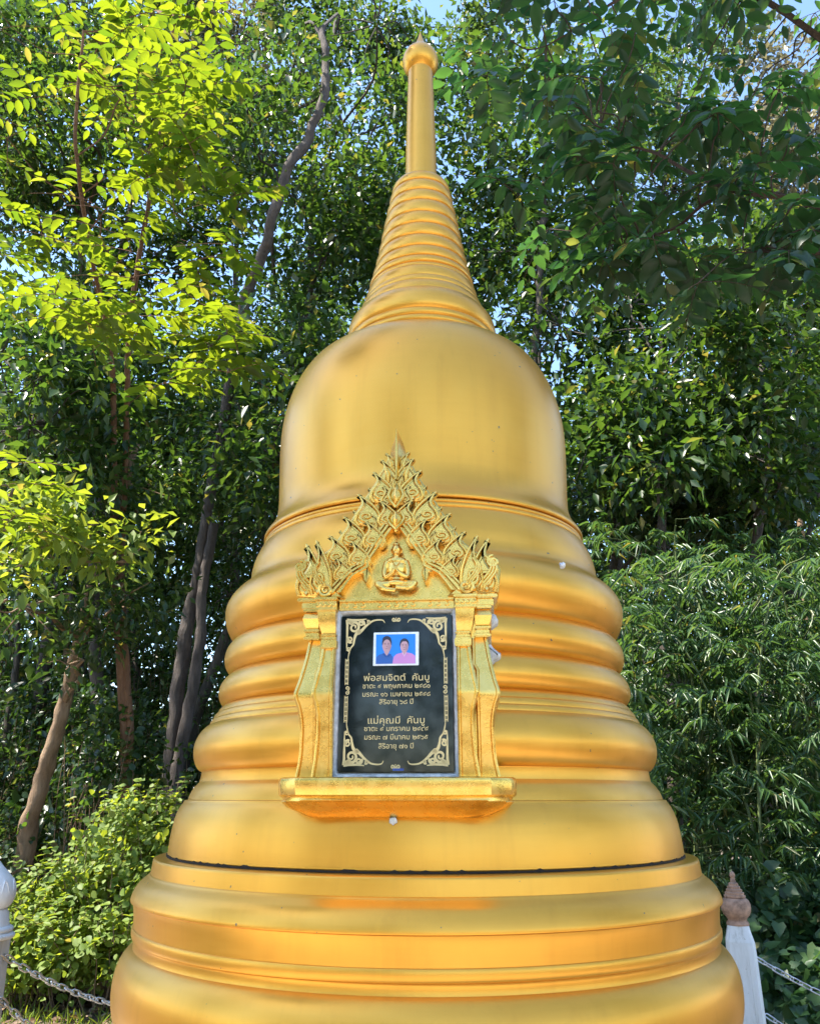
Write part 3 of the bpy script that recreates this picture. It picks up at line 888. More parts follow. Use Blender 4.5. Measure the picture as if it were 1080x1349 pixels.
    # (x, z) in the print's own 0..1 frame
    shapes = [('sky', [(0, 0), (1, 0), (1, 1), (0, 1)]),
              ('shirt', [(.0, 0), (.44, 0), (.43, .24), (.36, .33), (.28, .36), (.20, .36), (.08, .31), (.01, .22)]),
              ('skin', [(.215, .38), (.275, .27), (.335, .38), (.33, .5), (.22, .5)]),
              ('pink', [(.42, 0), (1.0, 0), (.99, .26), (.90, .34), (.78, .37), (.66, .37), (.52, .32), (.45, .22)]),
              ('hair', el(.72, .655, .118, .20)), ('skin2', [(.665, .38), (.72, .26), (.78, .38), (.775, .5), (.67, .5)]),
              ('hair', el(.277, .71, .122, .235)), ('skin', el(.175, .60, .014, .04)), ('skin', el(.381, .60, .014, .04)), ('skin', el(.278, .60, .107, .225)), ('hair', el(.277, .815, .112, .125, 16, .15, math.pi - .15)),
              ('skin2', el(.722, .57, .100, .195)), ('hair', el(.72, .725, .105, .115, 16, .2, math.pi - .2)),
              ('collar', [(.20, .36), (.275, .24), (.25, .22), (.17, .33)]), ('collar', [(.36, .34), (.285, .24), (.31, .22), (.39, .31)]), ('lace', [(.66, .37), (.72, .22), (.78, .37), (.75, .37), (.72, .27), (.69, .37)]), ('cheek', el(.338, .56, .036, .10, 12)), ('cheek', el(.775, .53, .034, .09, 12)), ('brow', el(.232, .690, .030, .010, 8)), ('brow', el(.324, .690, .030, .010, 8)), ('brow', el(.680, .640, .028, .009, 8)), ('brow', el(.764, .640, .028, .009, 8)),
              ('line', el(.235, .655, .024, .012, 10)), ('line', el(.322, .655, .024, .012, 10)), ('line', el(.278, .505, .030, .011, 10)), ('line', el(.280, .575, .012, .020, 8)),
              ('line', el(.682, .605, .023, .011, 10)), ('line', el(.764, .605, .023, .011, 10)), ('line', el(.722, .465, .028, .011, 10)), ('line', el(.723, .535, .011, .018, 8))]
    for k, (nm, sh) in enumerate(shapes):
        bm = bmesh.new()
        t = .01435 + .00012 * k
        out = [(-.0460 + .0905 * x, 1.8330 + .0670 * min(max(z, 0), 1)) for x, z in sh]
        f0 = [bm.verts.new((x, -t, z)) for x, z in out]
        f1 = [bm.verts.new((x, -t + .0001, z)) for x, z in out]
        bm.faces.new(f0); bm.faces.new(f1[::-1])
        for i in range(len(out)): bm.faces.new((f0[i], f1[i], f1[(i + 1) % len(out)], f0[(i + 1) % len(out)]))
        for v in bm.verts: v.co.z -= Z0
        nmz = {'sky': 'print_ground', 'shirt': 'printed_shirt', 'pink': 'printed_blouse', 'skin': 'printed_face', 'skin2': 'printed_face', 'hair': 'printed_hair', 'line': 'printed_feature', 'brow': 'printed_feature', 'cheek': 'printed_face', 'collar': 'printed_shirt', 'lace': 'printed_blouse'}[nm]
        obj(nmz, bm, mats[nm], po)
    bm = bmesh.new()
    bm_box(bm, -.006, .018, -.0128, -.0121, 1.6022, 1.6072)
    part('sticker', bm, simple('blue_sticker', (0.06, 0.10, 0.35), 0.4, 0, 400, .8))
    return root


plaque_root = plaque()

# ------------------------------------------------------------------ fence posts and chains
def post_tapered(label, loc, rz, h=1.07, name='fence_post', group='posts round the stupa'):
    root = empty(name, loc, rz)
    tag(root, label, 'post', group)
    bm = bmesh.new()
    rows = []
    for z, w in ((0, .066), (h - .10, .054), (h - .055, .052), (h - .012, .041), (h, .039)):
        c = w * .80
        rows.append([bm.verts.new((x, y, z)) for x, y in ((-c, -w), (c, -w), (w, -c), (w, c), (c, w), (-c, w), (-w, c), (-w, -c))])
    for a, b in zip(rows[:-1], rows[1:]):
        for k in range(8): bm.faces.new((a[k], a[(k + 1) % 8], b[(k + 1) % 8], b[k]))
    bm.faces.new(rows[0][::-1]); bm.faces.new(rows[-1])
    obj('shaft', bm, M['white'], root)
    bm = bmesh.new()
    for k in range(4):
        a = k * math.pi / 2
        pts = [Vector((.030, -.0665, .05)), Vector((.024, -.0545, h - .11))]
        for sx in (-1, 1):
            bm_tube(bm, [Matrix.Rotation(a, 3, 'Z') @ Vector((p.x * sx, p.y + .0015, p.z)) for p in pts], .0028, 5)
    obj('bead', bm, M['white'], root)
    bm = bmesh.new()
    bm_lathe(bm, [(r, z + h) for r, z in profile((0, 0), [('L', .042, 0), ('L', .043, .006), ('L', .040, .012), ('C', .034, .014, .034, .020, .040, .028), ('C', .058, .040, .060, .070, .052, .086), ('C', .047, .095, .040, .098, .037, .099),
                 ('L', .041, .101), ('L', .041, .108), ('L', .036, .110), ('L', .037, .118), ('L', .030, .121), ('L', .031, .129), ('L', .024, .132), ('L', .025, .140), ('L', .018, .143), ('L', .0185, .151), ('L', .011, .156), ('L', .008, .172), ('C', .013, .176, .011, .190, .006, .192), ('L', 0, .198)], 5)], 28)
    obj('finial', bm, M['terracotta'], root, 35)
    return root


def post_lotus(label, loc, rz, h=1.15):
    root = empty('fence_post', loc, rz)
    tag(root, label, 'post', 'posts round the stupa')
    bm = bmesh.new()
    rows = []
    for z, w in ((0, .085), (h - .02, .066), (h, .066)):
        c = w * .84
        rows.append([bm.verts.new((x, y, z)) for x, y in ((-c, -w), (c, -w), (w, -c), (w, c), (c, w), (-c, w), (-w, c), (-w, -c))])
    for a, b in zip(rows[:-1], rows[1:]):
        for k in range(8): bm.faces.new((a[k], a[(k + 1) % 8], b[(k + 1) % 8], b[k]))
    bm.faces.new(rows[0][::-1]); bm.faces.new(rows[-1])
    obj('shaft', bm, M['white'], root)
    bm = bmesh.new()
    bm_lathe(bm, profile((0, h), [('L', .082, h), ('C', .094, h + .004, .094, h + .014, .084, h + .018), ('L', .078, h + .020), ('C', .086, h + .023, .086, h + .033, .078, h + .036), ('L', .070, h + .038), ('L', .064, h + .075), ('L', .058, h + .085), ('L', .05, h + .088), ('L', 0, h + .088)], 5), 36)
    obj('collar', bm, M['white'], root, 35)
    bm = bmesh.new()
    bm_lathe(bm, profile((0, h + .086), [('L', .052, h + .086), ('C', .074, h + .10, .080, h + .125, .074, h + .15), ('C', .066, h + .185, .030, h + .205, .010, h + .235), ('L', 0, h + .245)], 8), 32)
    bud = obj('lotus_bud', bm, M['white'], root, 40)
    for k in range(10):
        a = 2 * math.pi * k / 10
        bm = bmesh.new()
        for sgn in (-1, 1):
            pth = []
            for f in np.linspace(0, 1, 8):
                z = h + .09 + .085 * f
                r = .052 + .026 * math.sin(min(1, f * 1.5) * math.pi / 2) - .012 * f * f
                da = sgn * .30 * (1 - f) ** .6
                pth.append((r * math.cos(a + da), r * math.sin(a + da), z))
            bm_tube(bm, pth, [.0035] * 7 + [.002], 5)
        obj('petal', bm, M['white'], bud, 40)
    return root


pR = at(972, 1219, 3.6)
pL = at(-22, 1238, 2.9)
HR, HL = pR.z, pL.z
post_tapered('white tapered post with terracotta finial, standing just right of the stupa', (pR.x, pR.y, 0.0), -.30, HR)
post_lotus('white post with white lotus bud top, cut by the left edge', (pL.x, pL.y, 0.0), .12, HL)
post_tapered('white chain post behind the stupa, hidden by it', (-.35, 4.9, 0.0), .1, 1.07)
post_tapered('white chain post beyond the right edge', (2.55, 2.55, 0.0), -.1, 1.07)


def link_mesh():
    bm = bmesh.new()
    L, R, r, n = .0135, .0085, .0028, 14
    pts = []
    for k in range(n):
        a = 2 * math.pi * k / n
        pts.append((R * math.cos(a), 0, R * math.sin(a) + (L if math.sin(a) > 0.01 else -L if math.sin(a) < -0.01 else 0)))
    rings = []
    for i, p in enumerate(pts):
        d = (Vector(pts[(i + 1) % n]) - Vector(pts[i - 1])).normalized()
        b = Vector((0, 1, 0)); a = d.cross(b)
        rings.append([bm.verts.new(Vector(p) + (a * math.cos(t) + b * math.sin(t)) * r) for t in (0, 1.047, 2.094, 3.142, 4.189, 5.236)])
    for i in range(n):
        for k in range(6):
            bm.faces.new((rings[i][k], rings[i][(k + 1) % 6], rings[(i + 1) % n][(k + 1) % 6], rings[(i + 1) % n][k]))
    me = bpy.data.meshes.new('link')
    bmesh.ops.recalc_face_normals(bm, faces=bm.faces)
    bm.to_mesh(me); bm.free(); me.shade_smooth()
    me.materials.append(M['steel'])
    return me


LINK = link_mesh()


def chain(label, a, b, sag, group):
    a, b = Vector(a), Vector(b)
    n = 200
    P = [a.lerp(b, t) - Vector((0, 0, 4 * sag * t * (1 - t))) for t in np.linspace(0, 1, n)]
    seg = [0]
    for p, q in zip(P[:-1], P[1:]): seg.append(seg[-1] + (q - p).length)
    root = empty('chain', a)
    tag(root, label, 'chain', group)
    pitch = .0335
    rng = random.Random(int(a.x * 1000) + int(a.z * 100))
    for k in range(int(seg[-1] / pitch)):
        s0 = (k + .5) * pitch
        i = max(1, min(n - 1, int(np.searchsorted(seg, s0))))
        p, d = P[i], (P[i] - P[i - 1]).normalized()
        x, y, _ = in_frame(np.array([p]))
        if k > 3 and not (-60 < x[0] < 1140 and y[0] < 1420): continue
        o = link('link', LINK, None, root)
        q = d.to_track_quat('Z', 'Y').to_matrix().to_4x4()
        o.matrix_basis = Matrix.Translation(p - a) @ q @ Matrix.Rotation((math.pi / 2 if k % 2 else 0) + rng.uniform(-.25, .25) + .6, 4, 'Z')
    return root


pLb, pRb, pB = Vector((pL.x + .06, pL.y - .01, 0)), Vector((pR.x + .05, pR.y - .02, 0)), Vector((-.35, 4.9, 0))
chain('upper steel chain from the left lotus post, running back behind the stupa', (pLb.x, pLb.y, HL - .035), (-.40, 4.88, 1.00), .30, 'chains between the posts')
chain('lower steel chain from the left lotus post at the bottom left', (pLb.x + .0, pLb.y, HL - .145), (-.40, 4.88, .62), .36, 'chains between the posts')
chain('upper steel chain leaving the right post towards the right edge', (pRb.x, pRb.y, at(1000, 1263, 3.58).z), (2.5, 2.57, .97), .19, 'chains between the posts')
chain('lower steel chain on the right post at the bottom right', (pRb.x + .01, pRb.y, at(1004, 1338, 3.58).z), (2.5, 2.57, .73), .19, 'chains between the posts')


# ------------------------------------------------------------------ leaves
def tmpl(kind):
    if kind == 'far':      # folded rhombus
        V = [(0, 0, 0), (.5, .42, .10), (0, 1, -.06), (-.5, .42, .10)]
        F3 = [(0, 1, 2), (0, 2, 3)]; return np.array(V), np.array(F3)
    if kind == 'near':
        V = [(0, 0, 0), (.34, .18, .05), (.5, .45, .07), (.34, .75, .02), (0, 1, -.10), (-.34, .75, .02), (-.5, .45, .07), (-.34, .18, .05), (0, .3, -.02), (0, .65, -.04)]
        F3 = [(0, 1, 8), (1, 2, 8), (2, 9, 8), (2, 3, 9), (3, 4, 9), (4, 5, 9), (5, 6, 9), (6, 8, 9), (6, 7, 8), (7, 0, 8)]
        return np.array(V), np.array(F3)
    if kind == 'heart':
        V = [(0, 0, 0), (.34, -.14, .06), (.52, .20, .08), (.30, .65, .02), (0, 1, -.10), (-.30, .65, .02), (-.52, .20, .08), (-.34, -.14, .06), (0, .4, -.03)]
        F3 = [(0, 1, 8), (1, 2, 8), (2, 3, 8), (3, 4, 8), (4, 5, 8), (5, 6, 8), (6, 7, 8), (7, 0, 8)]
        return np.array(V), np.array(F3)
    V = [(0, 0, 0), (.5, .25, .12), (.42, .6, .02), (0, 1, -.16), (-.42, .6, .02), (-.5, .25, .12), (0, .3, 0)]   # narrow
    F3 = [(0, 1, 6), (1, 2, 6), (2, 3, 6), (3, 4, 6), (4, 5, 6), (5, 0, 6)]
    return np.array(V), np.array(F3)


def unit(a):
    return a / np.maximum(np.linalg.norm(a, axis=1, keepdims=True), 1e-9)


class Leaves:
    """leaf frames: position, direction of the blade, its face normal, length, width"""

    def __init__(self):
        self.P, self.D, self.N, self.L, self.W = [], [], [], [], []

    def add(self, P, D, N, L, W):
        P = np.atleast_2d(P); n = len(P)
        self.P.append(P); self.D.append(np.broadcast_to(D, (n, 3))); self.N.append(np.broadcast_to(N, (n, 3)))
        self.L.append(np.broadcast_to(L, n)); self.W.append(np.broadcast_to(W, n))

    def arrays(self):
        P, D, N = np.vstack(self.P), unit(np.vstack(self.D)), np.vstack(self.N)
        X = unit(np.cross(D, N)); N = np.cross(X, D)
        return P, X, D, N, np.concatenate(self.L), np.concatenate(self.W)

    def build(self, name, kind, m, parent, singles=0, single_kind='near', part='leaf', keep=None):
        P, X, D, N, L, W = self.arrays()
        if keep is not None:
            k = keep(P)
            P, X, D, N, L, W = P[k], X[k], D[k], N[k], L[k], W[k]
        base = Vector((0, 0, 0)) if parent is None else parent.matrix_basis.translation
        if singles:
            x, y, d = in_frame(P)
            ok = (x > -10) & (x < 1090) & (y > -10) & (y < 1359)
            score = np.where(ok, L / d, 0)
            idx = np.argsort(-score)[:singles]
            idx = idx[score[idx] > 0]
            V, F = tmpl(single_kind)
            mes = []
            for q in range(4):      # four blades, each a little differently curled
                rr = np.random.default_rng(q)
                V2 = V.copy(); V2[:, 2] += rr.normal(0, .035, len(V)) - .12 * V[:, 1] ** 2 * rr.random(); V2[:, 0] *= 1 + rr.normal(0, .05)
                me = mesh_np(part, V2, [F]); me.materials.append(m); mes.append(me)
            for j, i in enumerate(idx):
                o = link(part, mes[j % 4], None, parent)
                B = np.eye(4); B[:3, 0] = X[i] * W[i]; B[:3, 1] = D[i] * L[i]; B[:3, 2] = N[i] * L[i]; B[:3, 3] = P[i] - np.array(base)
                o.matrix_basis = Matrix(B.tolist())
            rest = np.ones(len(P), bool); rest[idx] = False
            P, X, D, N, L, W = P[rest], X[rest], D[rest], N[rest], L[rest], W[rest]
        if len(P):
            V, F = tmpl(kind)
            nv = len(V)
            A = (P[:, None] - np.array(base)) + V[None, :, 0:1] * (X * W[:, None])[:, None] + V[None, :, 1:2] * (D * L[:, None])[:, None] + V[None, :, 2:3] * (N * L[:, None])[:, None]
            FF = (F[None] + (np.arange(len(P)) * nv)[:, None, None]).reshape(-1, 3)
            o = link(name, mesh_np(name, A.reshape(-1, 3), [FF]), m, parent)
            o['kind'] = 'stuff'
            return o


def A(px, py, Y): return np.array(at(px, py, Y))


# openings cut through the foliage along the sun's path to light these places
GAPS = [(A(60, 90, 5.3), .75), (A(170, 130, 5.3), .75), (A(250, 200, 5.3), .6), (A(60, 250, 5.4), .75), (A(170, 270, 5.4), .7), (A(270, 290, 5.2), .5), (A(120, 400, 5.3), .6), (A(285, 440, 4.9), .55), (A(160, 1130, 7.6), .95), (A(60, 1180, 7.6), .95), (A(120, 1260, 7.2), .7),
        (A(40, 650, 7.5), .7), (A(120, 780, 8.3), .6), (A(830, 760, 7.6), .55), (A(890, 800, 7.2), .35), (A(980, 740, 7.2), .3), (A(860, 560, 8.8), .6), (A(1010, 480, 9), .5), (A(800, 560, 8.8), .35), (A(720, 330, 9.4), .5), (A(640, 60, 11), .6), (A(680, 170, 4.1), .6), (A(700, 330, 4.1), .4), (A(640, 260, 4.2), .4), (A(900, 200, 9.5), .7), (A(1040, 180, 12.5), 1.1), (A(860, 430, 9.0), .6), (A(960, 570, 8.7), .55), (A(800, 470, 9.0), .45), (A(1060, 540, 9.2), .55), (A(740, 420, 9.2), .4), (A(930, 300, 9), .5), (A(1040, 430, 9.4), .6), (A(930, 480, 8.8), .6)]


def sun_open(P, rng, thin=.10):
    s = np.array(SUN)
    keep = np.ones(len(P), bool)
    for c, r in GAPS:
        v = P - c
        t = v @ s
        d = np.linalg.norm(v - t[:, None] * s, axis=1)
        keep &= ~((t > .9) & (d < r) & (rng.random(len(P)) > thin + .5 * (d / r) ** 4))
    return keep


def clump_leaves(rng, lv, centre, rad, n, L, W, droop=.35, updir=1.0):
    """loose leaf mass: leaves spread round a point, tips outward and a bit down, faces mostly up"""
    d = unit(rng.normal(size=(n, 3)))
    r = rng.random(n) ** .45
    P = centre + d * r[:, None] * rad
    D = d * .7 + rng.normal(0, .55, (n, 3)); D[:, 2] -= droop
    N = rng.normal(0, .45, (n, 3)) + np.array([0, 0, updir])
    s = rng.uniform(.65, 1.25, n)
    lv.add(P, D, N, L * s, W * s * rng.uniform(.8, 1.15, n))


def pinnate(rng, lv, twigs, p, d, length, pairs, L, W, droop=.25, up=(0, 0, 1)):
    """a compound leaf: rachis with pairs of leaflets and one at the tip"""
    p, d = np.array(p, float), np.array(d, float); d /= np.linalg.norm(d)
    up = np.array(up, float) + rng.normal(0, .15, 3)
    side = np.cross(d, up); side /= np.linalg.norm(side)
    nrm = np.cross(side, d)
    pts = []
    for k in range(pairs + 1):
        f = (k + .6) / (pairs + .6)
        q = p + d * length * f - np.array([0, 0, droop * length * f * f])
        pts.append(q)
        dd = d - np.array([0, 0, 2 * droop * f])
        s = L * (0.75 + .35 * math.sin(math.pi * min(1, f + .1))) * rng.uniform(.85, 1.12)
        if k == pairs:
            lv.add(q, dd, nrm + rng.normal(0, .15, 3), s, W * s / L)
        else:
            for sg in (-1, 1):
                if rng.random() < .06: continue
                lv.add(q + side * sg * .004, side * sg + dd * .55 + rng.normal(0, .12, 3) - np.array([0, 0, .15]), nrm + side * sg * -.2 + rng.normal(0, .22, 3), s, W * s / L * rng.uniform(.85, 1.1))
    twigs.append(([p] + pts, .0035))


def limb_path(rng, a, b, wob=.08, sag=.0, n=5):
    a, b = np.array(a, float), np.array(b, float)
    L = np.linalg.norm(b - a)
    P = [a + (b - a) * t + (rng.normal(0, wob * L * .5, 3) if 0 < t < 1 else 0) + np.array([0, 0, -sag * L * 4 * t * (1 - t)]) for t in np.linspace(0, 1, n)]
    return smooth_path(P, 4)


def build_wood(name, tubes, m, parent, n=7):
    bm = bmesh.new()
    base = Vector((0, 0, 0)) if parent is None else parent.matrix_basis.translation
    for pts, r0, r1 in tubes:
        k = len(pts)
        v0 = len(bm.verts)
        if n >= 8:      # a trunk: finer steps and an uneven, knotty surface
            pts = smooth_path(pts, 3); k = len(pts)
        bm_tube(bm, [Vector(p) - base for p in pts], [r0 + (r1 - r0) * i / (k - 1) for i in range(k)], n)
        if n >= 8:
            bm.verts.ensure_lookup_table()
            for v in bm.verts[v0:]:
                q = mnoise.noise_vector(v.co * 2.2) * .32 + mnoise.noise_vector(v.co * 7.0) * .22
                v.co += q * (r0 + r1) * .5
    return obj(name, bm, m, parent, 60)


def forest_tree(name, label, trunk, r0, r1, blobs, leaf=('leaf_mid', .095, .045), n=9000, bark_m='bark_grey', seed=1, group='trees of the forest', clump=.42, extra=(), cat='tree'):
    """trunk: world points from the ground up; blobs: (centre, (rx, ry, rz)) leaf masses fed by limbs"""
    rng = np.random.default_rng(seed)
    T = smooth_path(trunk, 6)
    root = empty(name, T[0])
    tag(root, label, cat, group)
    wob = np.cumsum(rng.normal(0, .012, T.shape), axis=0); wob -= wob[0]
    T = T + wob * np.array([1, 1, 0])
    build_wood('trunk', [(T, r0, r1)] + [(smooth_path(e, 6), a, b) for e, a, b in extra], M[bark_m], root, 10)
    limbs, lv = [], Leaves()
    vol = sum(b[1][0] * b[1][1] * b[1][2] for b in blobs)
    for c, rad in blobs:
        c, rad = np.array(c, float), np.array(rad, float)
        low = T[T[:, 2] < c[2] - .15 * rad[2]]
        j = len(low) - 1 if len(low) else 0
        j = max(0, j - rng.integers(0, 3))
        fr = j / len(T)
        limbs.append((limb_path(rng, T[j], c, .08, -.03), max(.012, (r0 + (r1 - r0) * fr) * .5), .012))
        nb = int(n * rad[0] * rad[1] * rad[2] / vol)
        nc = max(3, int(nb / 55))
        for q in range(nc):
            d = rng.normal(size=3); d /= np.linalg.norm(d)
            cc = c + d * rad * rng.random() ** .4
            if q % 2 == 0: limbs.append((limb_path(rng, c + (cc - c) * .1, cc, .1, -.03, 4), .011, .004))
            clump_leaves(rng, lv, cc, clump * rng.uniform(.7, 1.25), int(nb / nc), leaf[1], leaf[2])
    build_wood('limbs', limbs, M[bark_m], root, 5)['kind'] = 'stuff'
    lv.build('foliage', 'far', M[leaf[0]], root, keep=lambda P: sun_open(P, rng))
    return root




def ground_at(px, Y):
    p = at(px, 1200, Y); return np.array([p.x, p.y, -.05])


# --- trunks that show on the left and the trees they carry
forest_tree('forest_tree', 'leaning tan trunk at the left edge with drooping leaves over it', [ground_at(5, 9.2), A(30, 1135, 9.2), A(58, 1040, 9.1), A(84, 955, 9.0), A(100, 870, 8.9), A(118, 780, 8.8), A(150, 690, 8.7), A(175, 590, 8.6)], .11, .035,
            [(A(60, 680, 8.3), (1.0, .7, .8)), (A(150, 620, 8.8), (1.0, .8, .8)), (A(30, 800, 8.0), (.7, .6, .5)), (A(150, 800, 8.4), (.7, .6, .5)), (A(110, 870, 8.2), (.5, .4, .3))], ('leaf_mid', .12, .06), 5200, 'bark_tan', 11)
forest_tree('forest_tree', 'double grey trunk left of the stupa curving up to a bare diagonal limb', [ground_at(212, 10.2), A(222, 1040, 10.2), A(236, 900, 10.2), A(246, 800, 10.2), A(266, 700, 10.2), A(280, 600, 10.0), A(300, 470, 9.5), A(316, 378, 9.0), A(346, 300, 8.6), A(366, 225, 8.4), A(404, 165, 8.4), A(420, 105, 8.5), A(414, 40, 8.6)], .095, .05,
            [(A(290, 560, 9.0), (.55, .4, .6)), (A(330, 560, 10.6), (1.2, 1, 1.1)), (A(250, 470, 10.4), (1.1, .9, .9)), (A(380, 420, 11), (1.0, .9, .8)), (A(330, 120, 11.3), (1.3, 1, 1.0)), (A(450, 60, 11.4), (1.3, 1, .8)), (A(270, 240, 10.9), (1.0, .9, .9))], ('leaf_mid', .10, .05), 9000, 'bark_grey', 12,
            extra=[([ground_at(226, 10.15), A(231, 1045, 10.15), A(246, 950, 10.1), A(262, 860, 10.1), A(268, 770, 10.15), A(282, 690, 10.2)], .085, .06)])
forest_tree('forest_tree', 'slim dark trunk leaning right behind the double grey trunk', [ground_at(225, 12), A(240, 1000, 12), A(285, 850, 12), A(330, 740, 12), A(360, 640, 12)], .10, .05,
            [(A(350, 690, 11.6), (1.2, .9, 1.0)), (A(300, 620, 11.8), (1.2, .9, 1.0)), (A(300, 780, 11.8), (.9, .7, .7))], ('leaf_mid', .10, .05), 5200, 'bark_dark', 13)
# --- two thin reddish stems carrying the sunlit compound leaves
def sunlit_tree():
    rng = np.random.default_rng(21)
    root = empty('sunlit_sapling', ground_at(172, 9.0))
    tag(root, 'young tree with bright yellow green compound leaves at the upper left', 'tree')
    st = [smooth_path([ground_at(172, 9.0), A(165, 1000, 9.0), A(150, 760, 8.8), A(150, 620, 8.2), A(146, 470, 7.4), A(120, 330, 6.4), A(100, 180, 5.6), A(110, 40, 5.2)], 6),
          smooth_path([ground_at(176, 9.0), A(172, 1000, 9.0), A(160, 760, 8.8), A(166, 600, 8.2), A(170, 440, 7.2), A(190, 300, 6.3), A(215, 150, 5.6), A(230, 20, 5.2)], 6)]
    build_wood('trunk', [(st[0], .055, .010), (st[1], .050, .010)], M['bark_red'], root, 8)
    lv, tw, limbs = Leaves(), [], []
    spots = []
    for _ in range(70):
        t = rng.random()
        py = 15 + 420 * rng.random() ** .9
        hi = 330 - .25 * abs(py - 230)
        px = -30 + (hi + 30) * rng.random() ** .85
        spots.append((px, py, rng.uniform(4.6, 6.2)))
    spots += [(265, 400, 4.9), (285, 420, 4.9), (300, 440, 4.8), (315, 470, 4.8), (280, 455, 5), (250, 480, 5.1), (215, 505, 5.2), (300, 490, 4.9), (140, 400, 5), (150, 440, 5), (115, 420, 5), (60, 640, 6.2), (30, 610, 6.2), (20, 680, 6.1), (60, 700, 6.1)]
    for px, py, Y in spots:
        c = A(px, py, Y)
        s = st[rng.integers(2)]
        low = s[s[:, 2] < c[2] + .1]
        q = low[-1] if len(low) else s[0]
        if np.linalg.norm(c - q) < 1.9 and rng.random() < .5: limbs.append((limb_path(rng, q, c, .08, -.04), .009, .0035))
        a0 = rng.uniform(0, 6.28)
        for k in range(3):
            a = a0 + k * 2.1 + rng.normal(0, .4)
            pinnate(rng, lv, tw, c, (math.cos(a), math.sin(a) * .8 - .15, rng.uniform(-.15, .25)), rng.uniform(.30, .42), rng.integers(4, 6), .135, .064, .22)
    build_wood('limbs', limbs + [(p, r, .0015) for p, r in tw], M['bark_red'], root, 4)['kind'] = 'stuff'

    def keep(P):        # leaves removed towards the sun so the lower sprays are lit
        k = np.ones(len(P), bool)
        for c, r in ((A(285, 440, 4.9), .42), (A(245, 490, 5.1), .3), (A(140, 420, 5), .35)):
            v = P - c; t = v @ np.array(SUN)
            k &= ~((t > .55) & (np.linalg.norm(v - t[:, None] * np.array(SUN), axis=1) < r))
        return k
    lv.build('foliage', 'near', M['leaf_gold'], root, 300, keep=keep)


sunlit_tree()


forest_tree('understory_tree', 'small tree with whitish sunlit leaves at the left edge, mid height', [ground_at(-190, 7.2), A(-170, 1000, 7.2), A(-130, 850, 7.1), A(-60, 740, 7.0), A(40, 670, 6.9)], .045, .015,
            [(A(20, 640, 6.8), (.8, .6, .4)), (A(60, 730, 6.8), (.8, .6, .45)), (A(130, 690, 7.0), (.6, .5, .35)), (A(10, 790, 6.8), (.6, .5, .3)), (A(170, 740, 7.1), (.5, .4, .3))], ('leaf_bush', .15, .07), 1300, 'bark_tan', 23, 'trees of the forest', .32)


# --- dark branch hanging in from the right, close to the camera
def overhang():
    rng = np.random.default_rng(31)
    b0 = np.array([3.7, 3.9, -.02])
    root = empty('overhanging_tree', b0)
    tag(root, 'dark leafy branch hanging over the upper right corner, close to the camera', 'tree')
    trunk = smooth_path([b0, b0 + [.0, .05, 1.6], b0 + [-.1, .1, 3.4], b0 + [-.05, .0, 5.2], b0 + [-.3, .1, 6.8]], 6)
    arms = [limb_path(rng, trunk[14], A(960, 250, 3.7), .05, -.06), limb_path(rng, A(960, 250, 3.7), A(790, 170, 3.9), .05, -.04), limb_path(rng, trunk[18], A(900, -40, 3.8), .05, -.04), limb_path(rng, A(900, -40, 3.8), A(720, 60, 4.2), .05, -.05), limb_path(rng, trunk[14], A(1000, 330, 3.6), .05, -.05), limb_path(rng, A(960, 250, 3.7), A(820, 330, 3.9), .05, .03)]
    rad = [(.035, .018), (.018, .006), (.035, .018), (.018, .006), (.03, .010), (.012, .005)]
    lv, tw, limbs = Leaves(), [], [(p, a, b) for p, (a, b) in zip(arms, rad)]
    spots = []
    while len(spots) < 82:
        px, py = rng.uniform(610, 1110), rng.uniform(-40, 430)
        lim = 250 + (px - 600) * .55 if px < 860 else 395 - (px - 860) * .18
        if py > lim: continue
        if px < 720 and rng.random() < .45: continue
        spots.append((px, py, rng.uniform(3.3, 4.6)))
    spots += [(1040, 330, 3.3), (1030, 350, 3.4), (1065, 300, 3.3), (800, 330, 3.7), (820, 300, 3.6), (790, 290, 3.8), (880, 320, 3.6)]
    for px, py, Y in spots:
        c = A(px, py, Y)
        ends = np.vstack(arms)
        q = ends[np.argmin(((ends - c) ** 2).sum(1))]
        if np.linalg.norm(q - c) < .8: limbs.append((limb_path(rng, q, c, .08, -.05), .006, .003))
        a0 = rng.uniform(0, 6.28)
        for k in range(3):
            a = a0 + 2.1 * k + rng.normal(0, .5)
            pinnate(rng, lv, tw, c, (math.cos(a), math.sin(a), rng.uniform(-.75, .05)), rng.uniform(.20, .32), rng.integers(3, 6), .125, .060, .35)
    bm_t = [(trunk, .10, .05)]
    build_wood('trunk', bm_t, M['bark_grey'], root, 10)
    build_wood('limbs', limbs + [(p, r * .7, .0012) for p, r in tw], M['bark_twig'], root, 4)['kind'] = 'stuff'
    lv.build('foliage', 'near', M['leaf_dark'], root, 300)


overhang()

